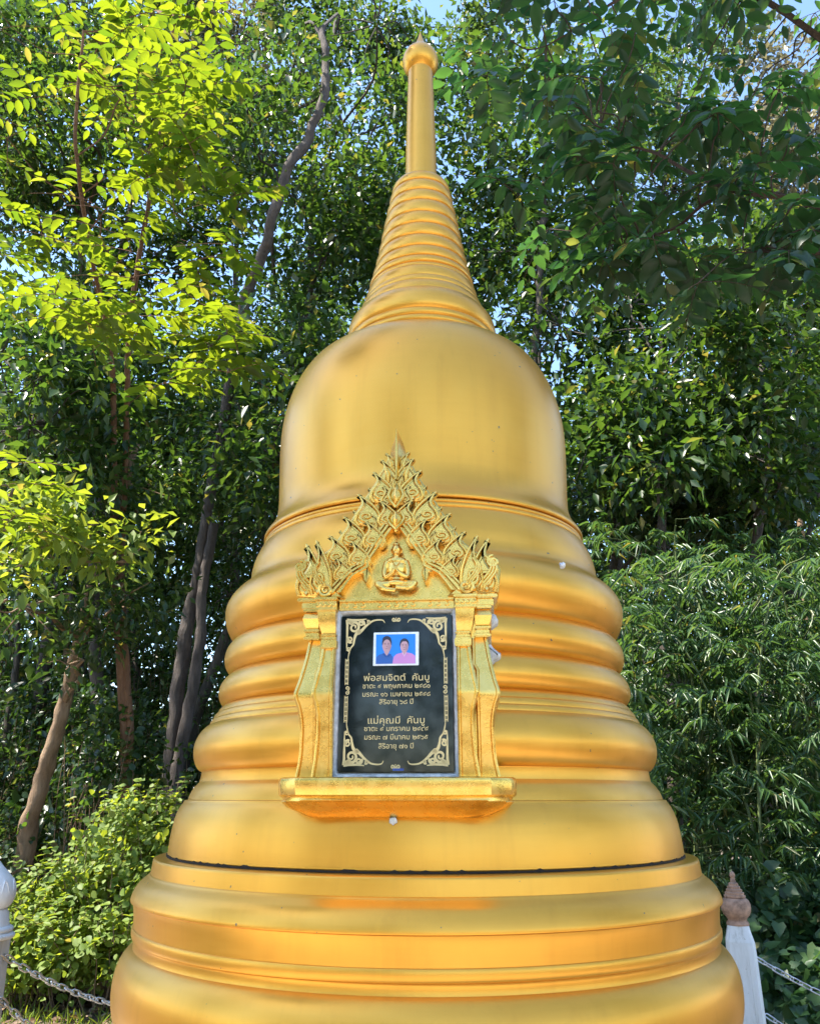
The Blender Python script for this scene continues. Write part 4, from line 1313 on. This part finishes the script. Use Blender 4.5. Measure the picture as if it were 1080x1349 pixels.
# --- mid forest behind the stupa
MID = [  # trunk px, Y, radius, blobs (px, py, Y, rx, rz), leaf kind
    ('mid', (-80, 7.6, .06, 'bark_dark'), [(40, 560, 7.6, 1.0, .9), (0, 470, 7.8, .9, .8), (90, 480, 7.7, .8, .7)], 'leaf_mid', 4200),
    ('mid', (372, 9.6, .07, 'bark_dark'), [(430, 330, 9.6, 1.0, 1.0), (390, 480, 9.4, 1.0, .9), (470, 260, 9.8, .9, .8), (360, 600, 9.2, .9, .8)], 'leaf_mid', 5200),
    ('mid', (690, 9.3, .10, 'bark_dark'), [(690, 330, 9.6, 1.2, 1.0), (640, 230, 10, 1.0, .9), (740, 430, 9.2, 1.1, .9), (760, 250, 9.8, 1.0, .8), (720, 120, 10.3, 1.2, .9)], 'leaf_mid', 7500),
    ('mid', (880, 8.8, .09, 'bark_grey'), [(860, 520, 8.8, 1.1, .9), (900, 430, 8.9, 1.2, .9), (800, 560, 8.6, .9, .8), (870, 610, 8.1, .8, .5), (960, 520, 8.7, 1.0, .8), (830, 400, 9.2, 1.0, .8)], 'leaf_mid', 7800),
    ('mid', (1005, 9.4, .10, 'bark_grey'), [(1040, 440, 9.4, 1.2, 1.0), (1010, 610, 8.3, .9, .6), (1000, 560, 9.2, 1.1, .9), (1070, 330, 9.8, 1.2, 1.0), (960, 340, 9.9, 1.1, .9)], 'leaf_mid', 7000),
    ('mid', (560, 11.5, .10, 'bark_dark'), [(520, 60, 11.5, 1.2, .7), (600, 120, 11.5, 1.1, .9), (470, 330, 11.3, 1.0, 1.0), (640, 330, 11.2, 1.0, 1.0), (420, 20, 11.8, 1.2, .6), (660, 30, 11.8, 1.2, .7)], 'leaf_far', 8500),
    ('mid', (120, 11.0, .11, 'bark_dark'), [(90, 420, 11, 1.5, 1.2), (180, 520, 10.8, 1.3, 1.1), (40, 250, 11.5, 1.6, 1.2), (220, 330, 11.3, 1.2, 1.1), (120, 120, 12, 1.6, 1.1), (30, 60, 12, 1.5, 1.1), (200, 40, 12.2, 1.4, 1.0)], 'leaf_mid', 18000),
    ('mid', (310, 13.0, .11, 'bark_grey'), [(320, 40, 12.5, 1.6, .9), (250, 110, 12.6, 1.4, .9), (380, 130, 12.8, 1.1, .8), (300, 230, 12.6, 1.2, .9)], 'leaf_dry', 6500),
    ('mid', (820, 13.0, .13, 'bark_dark'), [(800, 130, 13, 1.8, 1.2), (880, 250, 12.6, 1.7, 1.2), (760, 350, 12.5, 1.5, 1.1), (900, 60, 13.4, 1.8, 1.1)], 'leaf_far', 8500),
    ('mid', (1040, 13.0, .12, 'bark_dark'), [(1030, 130, 13, 1.9, 1.2), (1060, 260, 12.8, 1.7, 1.2), (970, 200, 13.2, 1.5, 1.0)], 'leaf_dry', 7000),
    ('mid', (20, 14.0, .12, 'bark_dark'), [(0, 620, 13.5, 2.0, 1.4), (90, 700, 13.5, 1.8, 1.3), (180, 640, 13.5, 1.8, 1.3), (270, 560, 13.6, 1.6, 1.3)], 'leaf_far', 8500),
    ('mid', (800, 11.0, .10, 'bark_dark'), [(800, 640, 10.5, 1.2, .9), (900, 650, 10.5, 1.3, .9), (1000, 660, 10.5, 1.3, .9), (1070, 600, 10.8, 1.2, .9)], 'leaf_far', 7000),
]
MID_LABELS = [
    'dark slim tree at the far left behind the yellow green sapling', 'dark tree just left of the gold bell, at mid height', 'dark trunked tree just right of the spire', 'leafy tree behind the right shoulder of the bell',
    'grey trunked tree at the right edge below the dark overhang', 'tall tree straight behind the spire with leaves round its tip', 'tall tree at the left edge behind the sapling', 'pale half dry tree at the top left of the spire',
    'tall tree behind the overhanging branch, right of the spire', 'pale dry tree in the upper right corner behind the overhang', 'deep shaded tree at the left behind the thin red stems', 'shaded tree above the bamboo at the right']
for i, ((_, (px, Y, r, bk), bl, lf, n), lab) in enumerate(zip(MID, MID_LABELS)):
    topb = min(bl, key=lambda b: b[1])
    mx = np.mean([b[0] for b in bl])
    tr = [ground_at(px, Y), A(px + 6, 1000, Y), A(px - 4, 800, Y), A(px + .3 * (mx - px), 620, Y + .05), A(px + .6 * (mx - px), 450, Y + .1)]
    if topb[1] < 400: tr += [A(.5 * (mx + topb[0]), 300, Y + .2)]
    if topb[1] < 200: tr += [A(topb[0], topb[1] + 40, topb[2])]
    forest_tree('forest_tree', lab, tr, r, r * .3, [(A(b[0], b[1], b[2]), (b[3], b[3] * .85, b[4])) for b in bl], (lf, .155, .078), int(n * 1.05), bk, 50 + i)

# slim dark stems of the wood behind, left side and right side
STEMS = [(-30, 13, .07, 18), (5, 12, .06, 10), (20, 15, .10, -16), (70, 13.5, .05, 12), (98, 14.5, .09, 14), (118, 12.5, .05, -12), (140, 16, .08, 20), (165, 13, .045, 8), (186, 15, .09, -10), (300, 14, .08, 26), (325, 12.6, .05, -14), (350, 15, .07, 16), (830, 13, .06, 12), (905, 14, .08, -12), (1030, 13, .07, 14), (1075, 15, .09, -8)]
SL = ['slim stem in the dark wood at the far left edge', 'slim stem in the dark wood behind the leaning trunk', 'stout dark stem behind the foot of the leaning trunk', 'thin stem standing to the right of the leaning trunk', 'stout stem in the dark wood between leaning and double trunks',
      'thin stem leaning left in the dark wood at the left', 'distant stem leaning right in the dark wood at the left', 'thin stem just left of the double grey trunk', 'stout dark stem directly behind the double grey trunk', 'stem leaning right between double trunk and stupa', 'thin stem close to the left side of the stupa', 'distant stem beside the left side of the stupa',
      'thin stem close to the right side of the ringed body', 'stout dark stem behind the bamboo near the stupa', 'dark stem behind the bamboo towards the right edge', 'stout dark stem behind the bamboo at the right edge']
for i, ((px, Y, r, lean), lab) in enumerate(zip(STEMS, SL)):
    top = (px + lean * 3.2, 640, Y)
    forest_tree('slim_tree', lab, [ground_at(px - lean, Y), A(px, 1000, Y), A(px + lean, 880, Y), A(px + lean * 1.6, 760, Y), A(*top)], r, r * .6,
                [(A(top[0], top[1] - 40, Y), (1.0, .9, .8))], ('leaf_far', .13, .065), 1500, 'bark_dark' if i % 3 else 'bark_tan', 90 + i, 'slim stems in the dark wood')


# --- bamboo thicket on the right
def bamboo(label, seed, base_px, Y, culms, region, nl, singles):
    rng = np.random.default_rng(seed)
    base = ground_at(base_px, Y)
    root = empty('bamboo_clump', base)
    tag(root, label, 'bamboo', 'bamboo clumps on the right')
    lv, br = Leaves(), []
    m_culm = bpy.data.materials.get('bamboo_culm') or simple('bamboo_culm', (0.10, 0.13, 0.045), .45, 0, 12, .4)
    paths = []
    for k in range(culms):
        b = base + np.array([rng.uniform(-.9, .9), rng.uniform(-.5, .6), 0])
        tx, ty = rng.uniform(region[0], region[2]), rng.uniform(region[1], region[1] + 140)
        tip = A(tx, ty, Y + rng.uniform(-.7, .6))
        pth = smooth_path([b, b + (tip - b) * np.array([.08, .08, .35]), b + (tip - b) * np.array([.3, .3, .72]), b + (tip - b) * np.array([.65, .65, .95]), tip], 6)
        paths.append(pth)
        bm = bmesh.new()
        rr = [(.014 * (1 - i / len(pth)) + .003) * (1.12 if i % 3 == 0 else 1) for i in range(len(pth))]
        bm_tube(bm, [Vector(p - base) for p in pth], rr, 6)
        obj('culm', bm, m_culm, root, 60)
    nspray = nl // 9
    allp = np.vstack(paths)
    for k in range(nspray):
        px, py = rng.uniform(region[0], region[2]), region[1] + (region[3] - region[1]) * rng.random() ** .9
        c = A(px, py, Y + rng.uniform(-.8, .7))
        c[2] = max(c[2], .15)
        if k % 5 == 0:
            q = allp[np.argmin(((allp - c) ** 2).sum(1))]
            if np.linalg.norm(q - c) < 1.2: br.append((limb_path(rng, q, c, .06, -.05), .003, .0015))
        a = rng.uniform(0, 6.28)
        ax = np.array([math.cos(a), math.sin(a), rng.uniform(-.5, .2)])
        n = 9
        f = np.linspace(0, 1, n)
        P = c + ax * (f[:, None] * .16)
        sd = np.cross(ax, [0, 0, 1]); sd /= np.linalg.norm(sd)
        D = ax * .75 + sd * (np.where(np.arange(n) % 2 == 0, 1, -1) * rng.uniform(.4, 1.0, n))[:, None] + rng.normal(0, .22, (n, 3)) - np.array([0, 0, .42])
        N = rng.normal(0, .35, (n, 3)) + np.array([0, -.25, 1])
        s = rng.uniform(.65, 1.2, n)
        lv.add(P, D, N, .145 * s, .0205 * s)
    build_wood('branches', br, m_culm, root, 4)['kind'] = 'stuff'
    lv.build('foliage', 'narrow', M['leaf_bamboo'], root, singles, 'narrow')


bamboo('bamboo clump behind the right post with a mass of narrow drooping leaves', 61, 985, 7.0, 12, (800, 730, 1110, 1200), 8200, 200)
bamboo('paler bamboo clump beside the ringed body, below the bell shoulder', 62, 830, 7.9, 9, (780, 680, 960, 1080), 4600, 200)
bamboo('tall bamboo clump at the right edge above the ground vines', 63, 1075, 7.6, 9, (960, 690, 1120, 1130), 4600, 100)


# --- bushes on the left and vines on the right
def bush(name, label, seed, blobs, leaf, n, kindm, group=None, L=.066, W=.050, cat='bush', tk='near', stems=True, stuff=False):
    rng = np.random.default_rng(seed)
    c0 = np.array(blobs[0][0], float); c0[2] = -.02
    root = None
    if not stuff:
        root = empty(name, c0); tag(root, label, cat, group)
    lv, st = Leaves(), []
    vol = sum(b[1][0] * b[1][2] for b in blobs)
    for c, rad in blobs:
        c, rad = np.array(c, float), np.array(rad, float)
        k = int(n * rad[0] * rad[2] / vol)
        for q in range(max(4, k // 14)):
            d = rng.normal(size=3); d /= np.linalg.norm(d)
            cc = c + d * rad * rng.random() ** .3
            cc[2] = max(cc[2], .06)
            g = np.array([c[0] + (cc[0] - c[0]) * .4, c[1] + (cc[1] - c[1]) * .4, 0])
            if q % 3 == 0: st.append((limb_path(rng, g, cc, .06, 0, 4), .006, .002))
            m = 14
            P = cc + rng.normal(0, .07, (m, 3)); P[:, 2] = np.maximum(P[:, 2], .03)
            D = rng.normal(0, .6, (m, 3)) + np.array([0, -.25, -.15])
            N = rng.normal(0, .38, (m, 3)) + np.array(SUN) * 1.0 + np.array([0, -.45, .1])
            s = rng.uniform(.6, 1.25, m)
            lv.add(P, D, N, L * s, W * s)
    if leaf == 1:       # young shoots standing out of the top
        for q in range(34):
            c, rad = blobs[rng.integers(len(blobs))]
            b = np.array(c) + np.array([rng.uniform(-1, 1) * rad[0], rng.uniform(-1, .6) * rad[1], rad[2] * .5])
            e = b + np.array([rng.normal(0, .12), rng.normal(0, .08), rng.uniform(.12, .34)])
            pth = limb_path(rng, b, e, .08, 0, 4); st.append((pth, .004, .0015))
            for p in pth[2::2]:
                a = rng.uniform(0, 6.28, 3)
                lv.add(np.repeat(p[None], 3, 0), np.c_[np.cos(a), np.sin(a), rng.uniform(-.2, .4, 3)], np.array(SUN) * .8 + rng.normal(0, .3, (3, 3)) + [0, -.3, .4], L * rng.uniform(.7, 1.2, 3), W * rng.uniform(.7, 1.2, 3))
    if stems and root: build_wood('stems', st, M['bark_tan'], root, 4)['kind'] = 'stuff'
    return lv.build('foliage' if root else name, tk, M[kindm], root)


bush('bush', 'sunlit yellow green bush beside the stupa, taller right half', 71, [(A(170, 1120, 7.7), (.42, .5, .42)), (A(175, 1200, 7.5), (.50, .5, .40)), (A(190, 1090, 7.9), (.25, .3, .22))], 1, 4300, 'leaf_bush', 'bushes at the left')
bush('bush', 'sunlit yellow green bush behind the left post and chain', 72, [(A(55, 1232, 7.6), (.55, .5, .34)), (A(95, 1190, 7.8), (.45, .45, .32)), (A(40, 1255, 7.3), (.4, .4, .22))], 1, 5000, 'leaf_bush', 'bushes at the left')
bush('bush', 'low bright bush at the foot of the stupa, left side', 73, [(A(140, 1255, 7.2), (.5, .4, .22)), (A(90, 1265, 7.2), (.4, .3, .16))], 1, 1500, 'leaf_bush', 'bushes at the left')
bush('bush', 'darker shrub under the leaning trunk at the left edge', 74, [(A(10, 1110, 9.3), (.5, .4, .40)), (A(-10, 1180, 9.2), (.5, .4, .4))], 0, 1500, 'leaf_mid', 'bushes at the left', .085, .06)
bush('bush', 'leafy green sapling between the trunks left of the stupa', 75, [(A(150, 1000, 9), (.35, .35, .7)), (A(120, 940, 9.4), (.4, .4, .4)), (A(200, 1010, 9.2), (.35, .3, .3))], 0, 1500, 'leaf_mid', 'bushes at the left', .09, .06)
bush('vine_ground_cover', None, 76, [(A(1010, 1230, 6.6), (.5, .4, .35)), (A(1070, 1250, 6.3), (.5, .4, .4)), (A(1040, 1310, 6.0), (.6, .4, .3)), (A(1090, 1340, 5.7), (.5, .4, .3)), (A(980, 1300, 6.6), (.4, .4, .3)), (A(1110, 1210, 6.6), (.4, .4, .4))], 0, 5200, 'leaf_vine', None, .085, .072, tk='heart', stuff=True)


def litter():
    rng = np.random.default_rng(81)
    n = 9000
    X = rng.uniform(-6, 6, n); Y = 4.2 + 8.5 * rng.random(n) ** 1.2
    P = np.c_[X, Y, .02 + .02 * rng.random(n)]
    lv = Leaves()
    a = rng.uniform(0, 6.28, n)
    lv.add(P, np.c_[np.cos(a), np.sin(a), rng.normal(0, .2, n)], np.c_[rng.normal(0, .35, (n, 2)), np.ones(n)], rng.uniform(.05, .13, n), rng.uniform(.03, .06, n))
    lv.build('leaf_litter', 'near', M['litter'], None)
    g = Leaves()
    n = 5200
    X = rng.uniform(-5, -1.5, n); Y = rng.uniform(5.2, 8.2, n)
    keep = np.sin(X * 3.1) + np.sin(Y * 4.3 + X) > -.2
    P = np.c_[X, Y, np.zeros(n)][keep]
    m = len(P)
    g.add(P, np.c_[rng.normal(0, .45, (m, 2)), np.ones(m)], np.c_[rng.normal(0, 1, (m, 2)), rng.normal(0, .2, m)], rng.uniform(.04, .13, m), rng.uniform(.004, .008, m))
    g.build('grass', 'narrow', M['leaf_bush'], None)


litter()


# --- the far wood, read as one mass
def far_wood():
    rng = np.random.default_rng(91)
    lv = Leaves()
    for k in range(2900):
        Y = rng.uniform(15, 21)
        px = rng.uniform(-160, 1240) if k < 1500 else rng.uniform(-1300, 2300)
        top = 430 + 90 * math.sin(px * .011) + 60 * math.sin(px * .037 + 1)
        py = top + (1130 - top) * rng.random() ** .9
        c = A(px, py, Y); c[2] = max(c[2], .3)
        clump_leaves(rng, lv, c, rng.uniform(.6, 1.25), 85, .20, .11)
    lv.build('far_wood', 'far', M['leaf_far'], None)


far_wood()


# --- shaded undergrowth between the trunks
for i, (px, py, Y, rx, rz, lab) in enumerate(((-20, 1000, 11.5, 1.0, .9, 'dark undergrowth at the left edge, behind the leaning trunk'), (70, 960, 12.5, 1.0, .9, 'dark undergrowth shrub between leaning and double trunks'), (140, 1040, 11.0, .8, .6, 'dark shrub behind the sunlit bush'),
                                        (310, 960, 12.0, 1.2, 1.0, 'dark undergrowth against the left side of the stupa'), (200, 880, 13.2, 1.2, 1.1, 'dark shrub behind the double grey trunk'), (20, 850, 13.5, 1.3, 1.1, 'tall dark shrub in the shade at the left'), (470, 1010, 9.5, 1.1, 1.0, 'shaded shrub hidden behind the middle of the stupa'), (620, 980, 10.5, 1.2, 1.2, 'tall shaded shrub hidden behind the plaque side of the stupa'), (720, 1030, 9.0, 1.0, .9, 'shaded shrub hidden behind the right half of the stupa'), (820, 1000, 10.5, 1.1, 1.2, 'dark undergrowth behind the pale bamboo'), (1060, 960, 10.5, 1.4, 1.4, 'dark undergrowth behind the bamboo at the right edge'))):
    bush('shrub', lab, 140 + i, [(A(px, py, Y), (rx, .7, rz)), (A(px + 20, min(1120, py + 90), Y), (rx, .7, rz * .8))], 0, 3000, 'leaf_mid', 'shaded undergrowth', .12, .07, 'shrub', 'far')


# --- canopy added out of view, set along the sun's path to shade the stupa
def canopy():
    rng = np.random.default_rng(95)
    root_pos = np.array([-9.4, .6, -.02])
    s = np.array(SUN)
    blobs = []
    for z0 in (.2, 1.0, 1.8, 2.6, 3.4, 4.4):
        for dy in (-1.5, -.75, 0, .75, 1.4):
            if z0 > 3 and abs(dy) > 1: continue
            z1 = rng.uniform(11.2, 12.6)
            c = np.array([AX[0], AX[1] + dy, z0]) + s * (z1 - z0) / s[2]
            blobs.append((c, (.65, .65, .45)))
    for px, py, Y in ((-13, 1240, 2.9), (985, 1240, 3.6), (900, 150, 3.8), (760, 200, 4), (1000, 300, 3.6), (850, 50, 3.9)):
        z1 = rng.uniform(11.4, 12.6)
        c = A(px, py, Y); blobs.append((c + s * (z1 - c[2]) / s[2], (.8, .8, .4)))
    forest_tree('added_canopy_tree', 'added unseen tree whose crown shades the stupa from the left, above the picture', [root_pos, root_pos + [.1, 0, 2.5], root_pos + [.3, .1, 5.5], root_pos + [1.0, .4, 9.0], np.array([-6.2, 1.8, 12.0])], .22, .08, blobs, ('leaf_mid', .15, .08), 32000, 'bark_grey', 96, 'trees of the forest', .5)
    # wood added behind the photographer to darken reflections, kept low towards the right
    lv = Leaves()
    for q in range(420):
        a = rng.uniform(-2.9, 2.9)
        if abs(a) > 2.2 and rng.random() < .5: continue
        r = rng.uniform(11, 16)
        c = np.array([r * math.sin(a), 1 - r * math.cos(a), rng.uniform(.3, 5.5)])
        if -.1 < a < 1.0: c[2] *= .28
        clump_leaves(rng, lv, c, rng.uniform(.9, 1.6), 60, .26, .14)
    lv.build('added_wood_behind', 'far', M['leaf_far'], None)
    # unseen trees added round the clearing for their reflection in the gold
    k = 0
    CL = ['added bushy tree near behind the photographer on the left', 'added tall tree at the left of the clearing, level with the camera', 'added tree standing straight behind the photographer', 'added tall tree at the right of the clearing, level with the camera', 'added far left tree behind the clearing']
    for x, y, h in ((-7.0, -4.0, 7), (-7.5, 1.2, 8), (-2.6, -6.4, 7.5), (7.2, .8, 8), (-5.2, -7.5, 8)):
        b = np.array([x, y, -.02])
        forest_tree('added_clearing_tree', CL[k], [b, b + [.1, 0, 2], b + [0, .1, 4], b + [0, 0, h - 2.5]], .14, .06,
                    [(b + [0, 0, h - 2], (1.7, 1.7, 1.8)), (b + [.8, .4, h - 4.2], (1.3, 1.3, 1.2)), (b + [-.9, -.4, h - 4.0], (1.3, 1.3, 1.2)), (b + [.1, .3, 1.4], (1.3, 1.3, 1.2))], ('leaf_mid', .17, .09), 3600, 'bark_grey', 120 + k, 'added trees behind the photographer', .6)
        k += 1


canopy()


# --- high crowns added to shade the wood; in view they close the sky
def high_crowns():
    rng = np.random.default_rng(171)
    for k, (xs, lab, tx) in enumerate((((-10.5, -8.3), 'added tall tree off the left edge whose unseen high crown shades the wood', -8.8), ((-6.4, -4.4), 'tall tree at the left whose high crown closes the sky over the sapling', -5.6), ((-2.4, -.4), 'tall tree behind the spire whose high crown darkens the sky at the top centre', -1.7)  )):
        blobs = []
        for x in xs:
            for y in (8.6, 10.4, 12.4):
                blobs.append((np.array([x + rng.uniform(-.5, .5), y + rng.uniform(-.4, .4), rng.uniform(10.6, 12.8) + (y - 10) * .45]), (1.35, 1.25, .85)))
        b = np.array([tx, 12.6, -.02])
        forest_tree('tall_tree', lab, [b, b + [0, .1, 3], b + [.1, 0, 6], b + [.1, -.6, 9], b + [.2, -1.6, 11.5]], .12, .05, blobs, ('leaf_mid', .15, .078), 6500, 'bark_dark', 172 + k, 'trees of the forest', .6)


high_crowns()
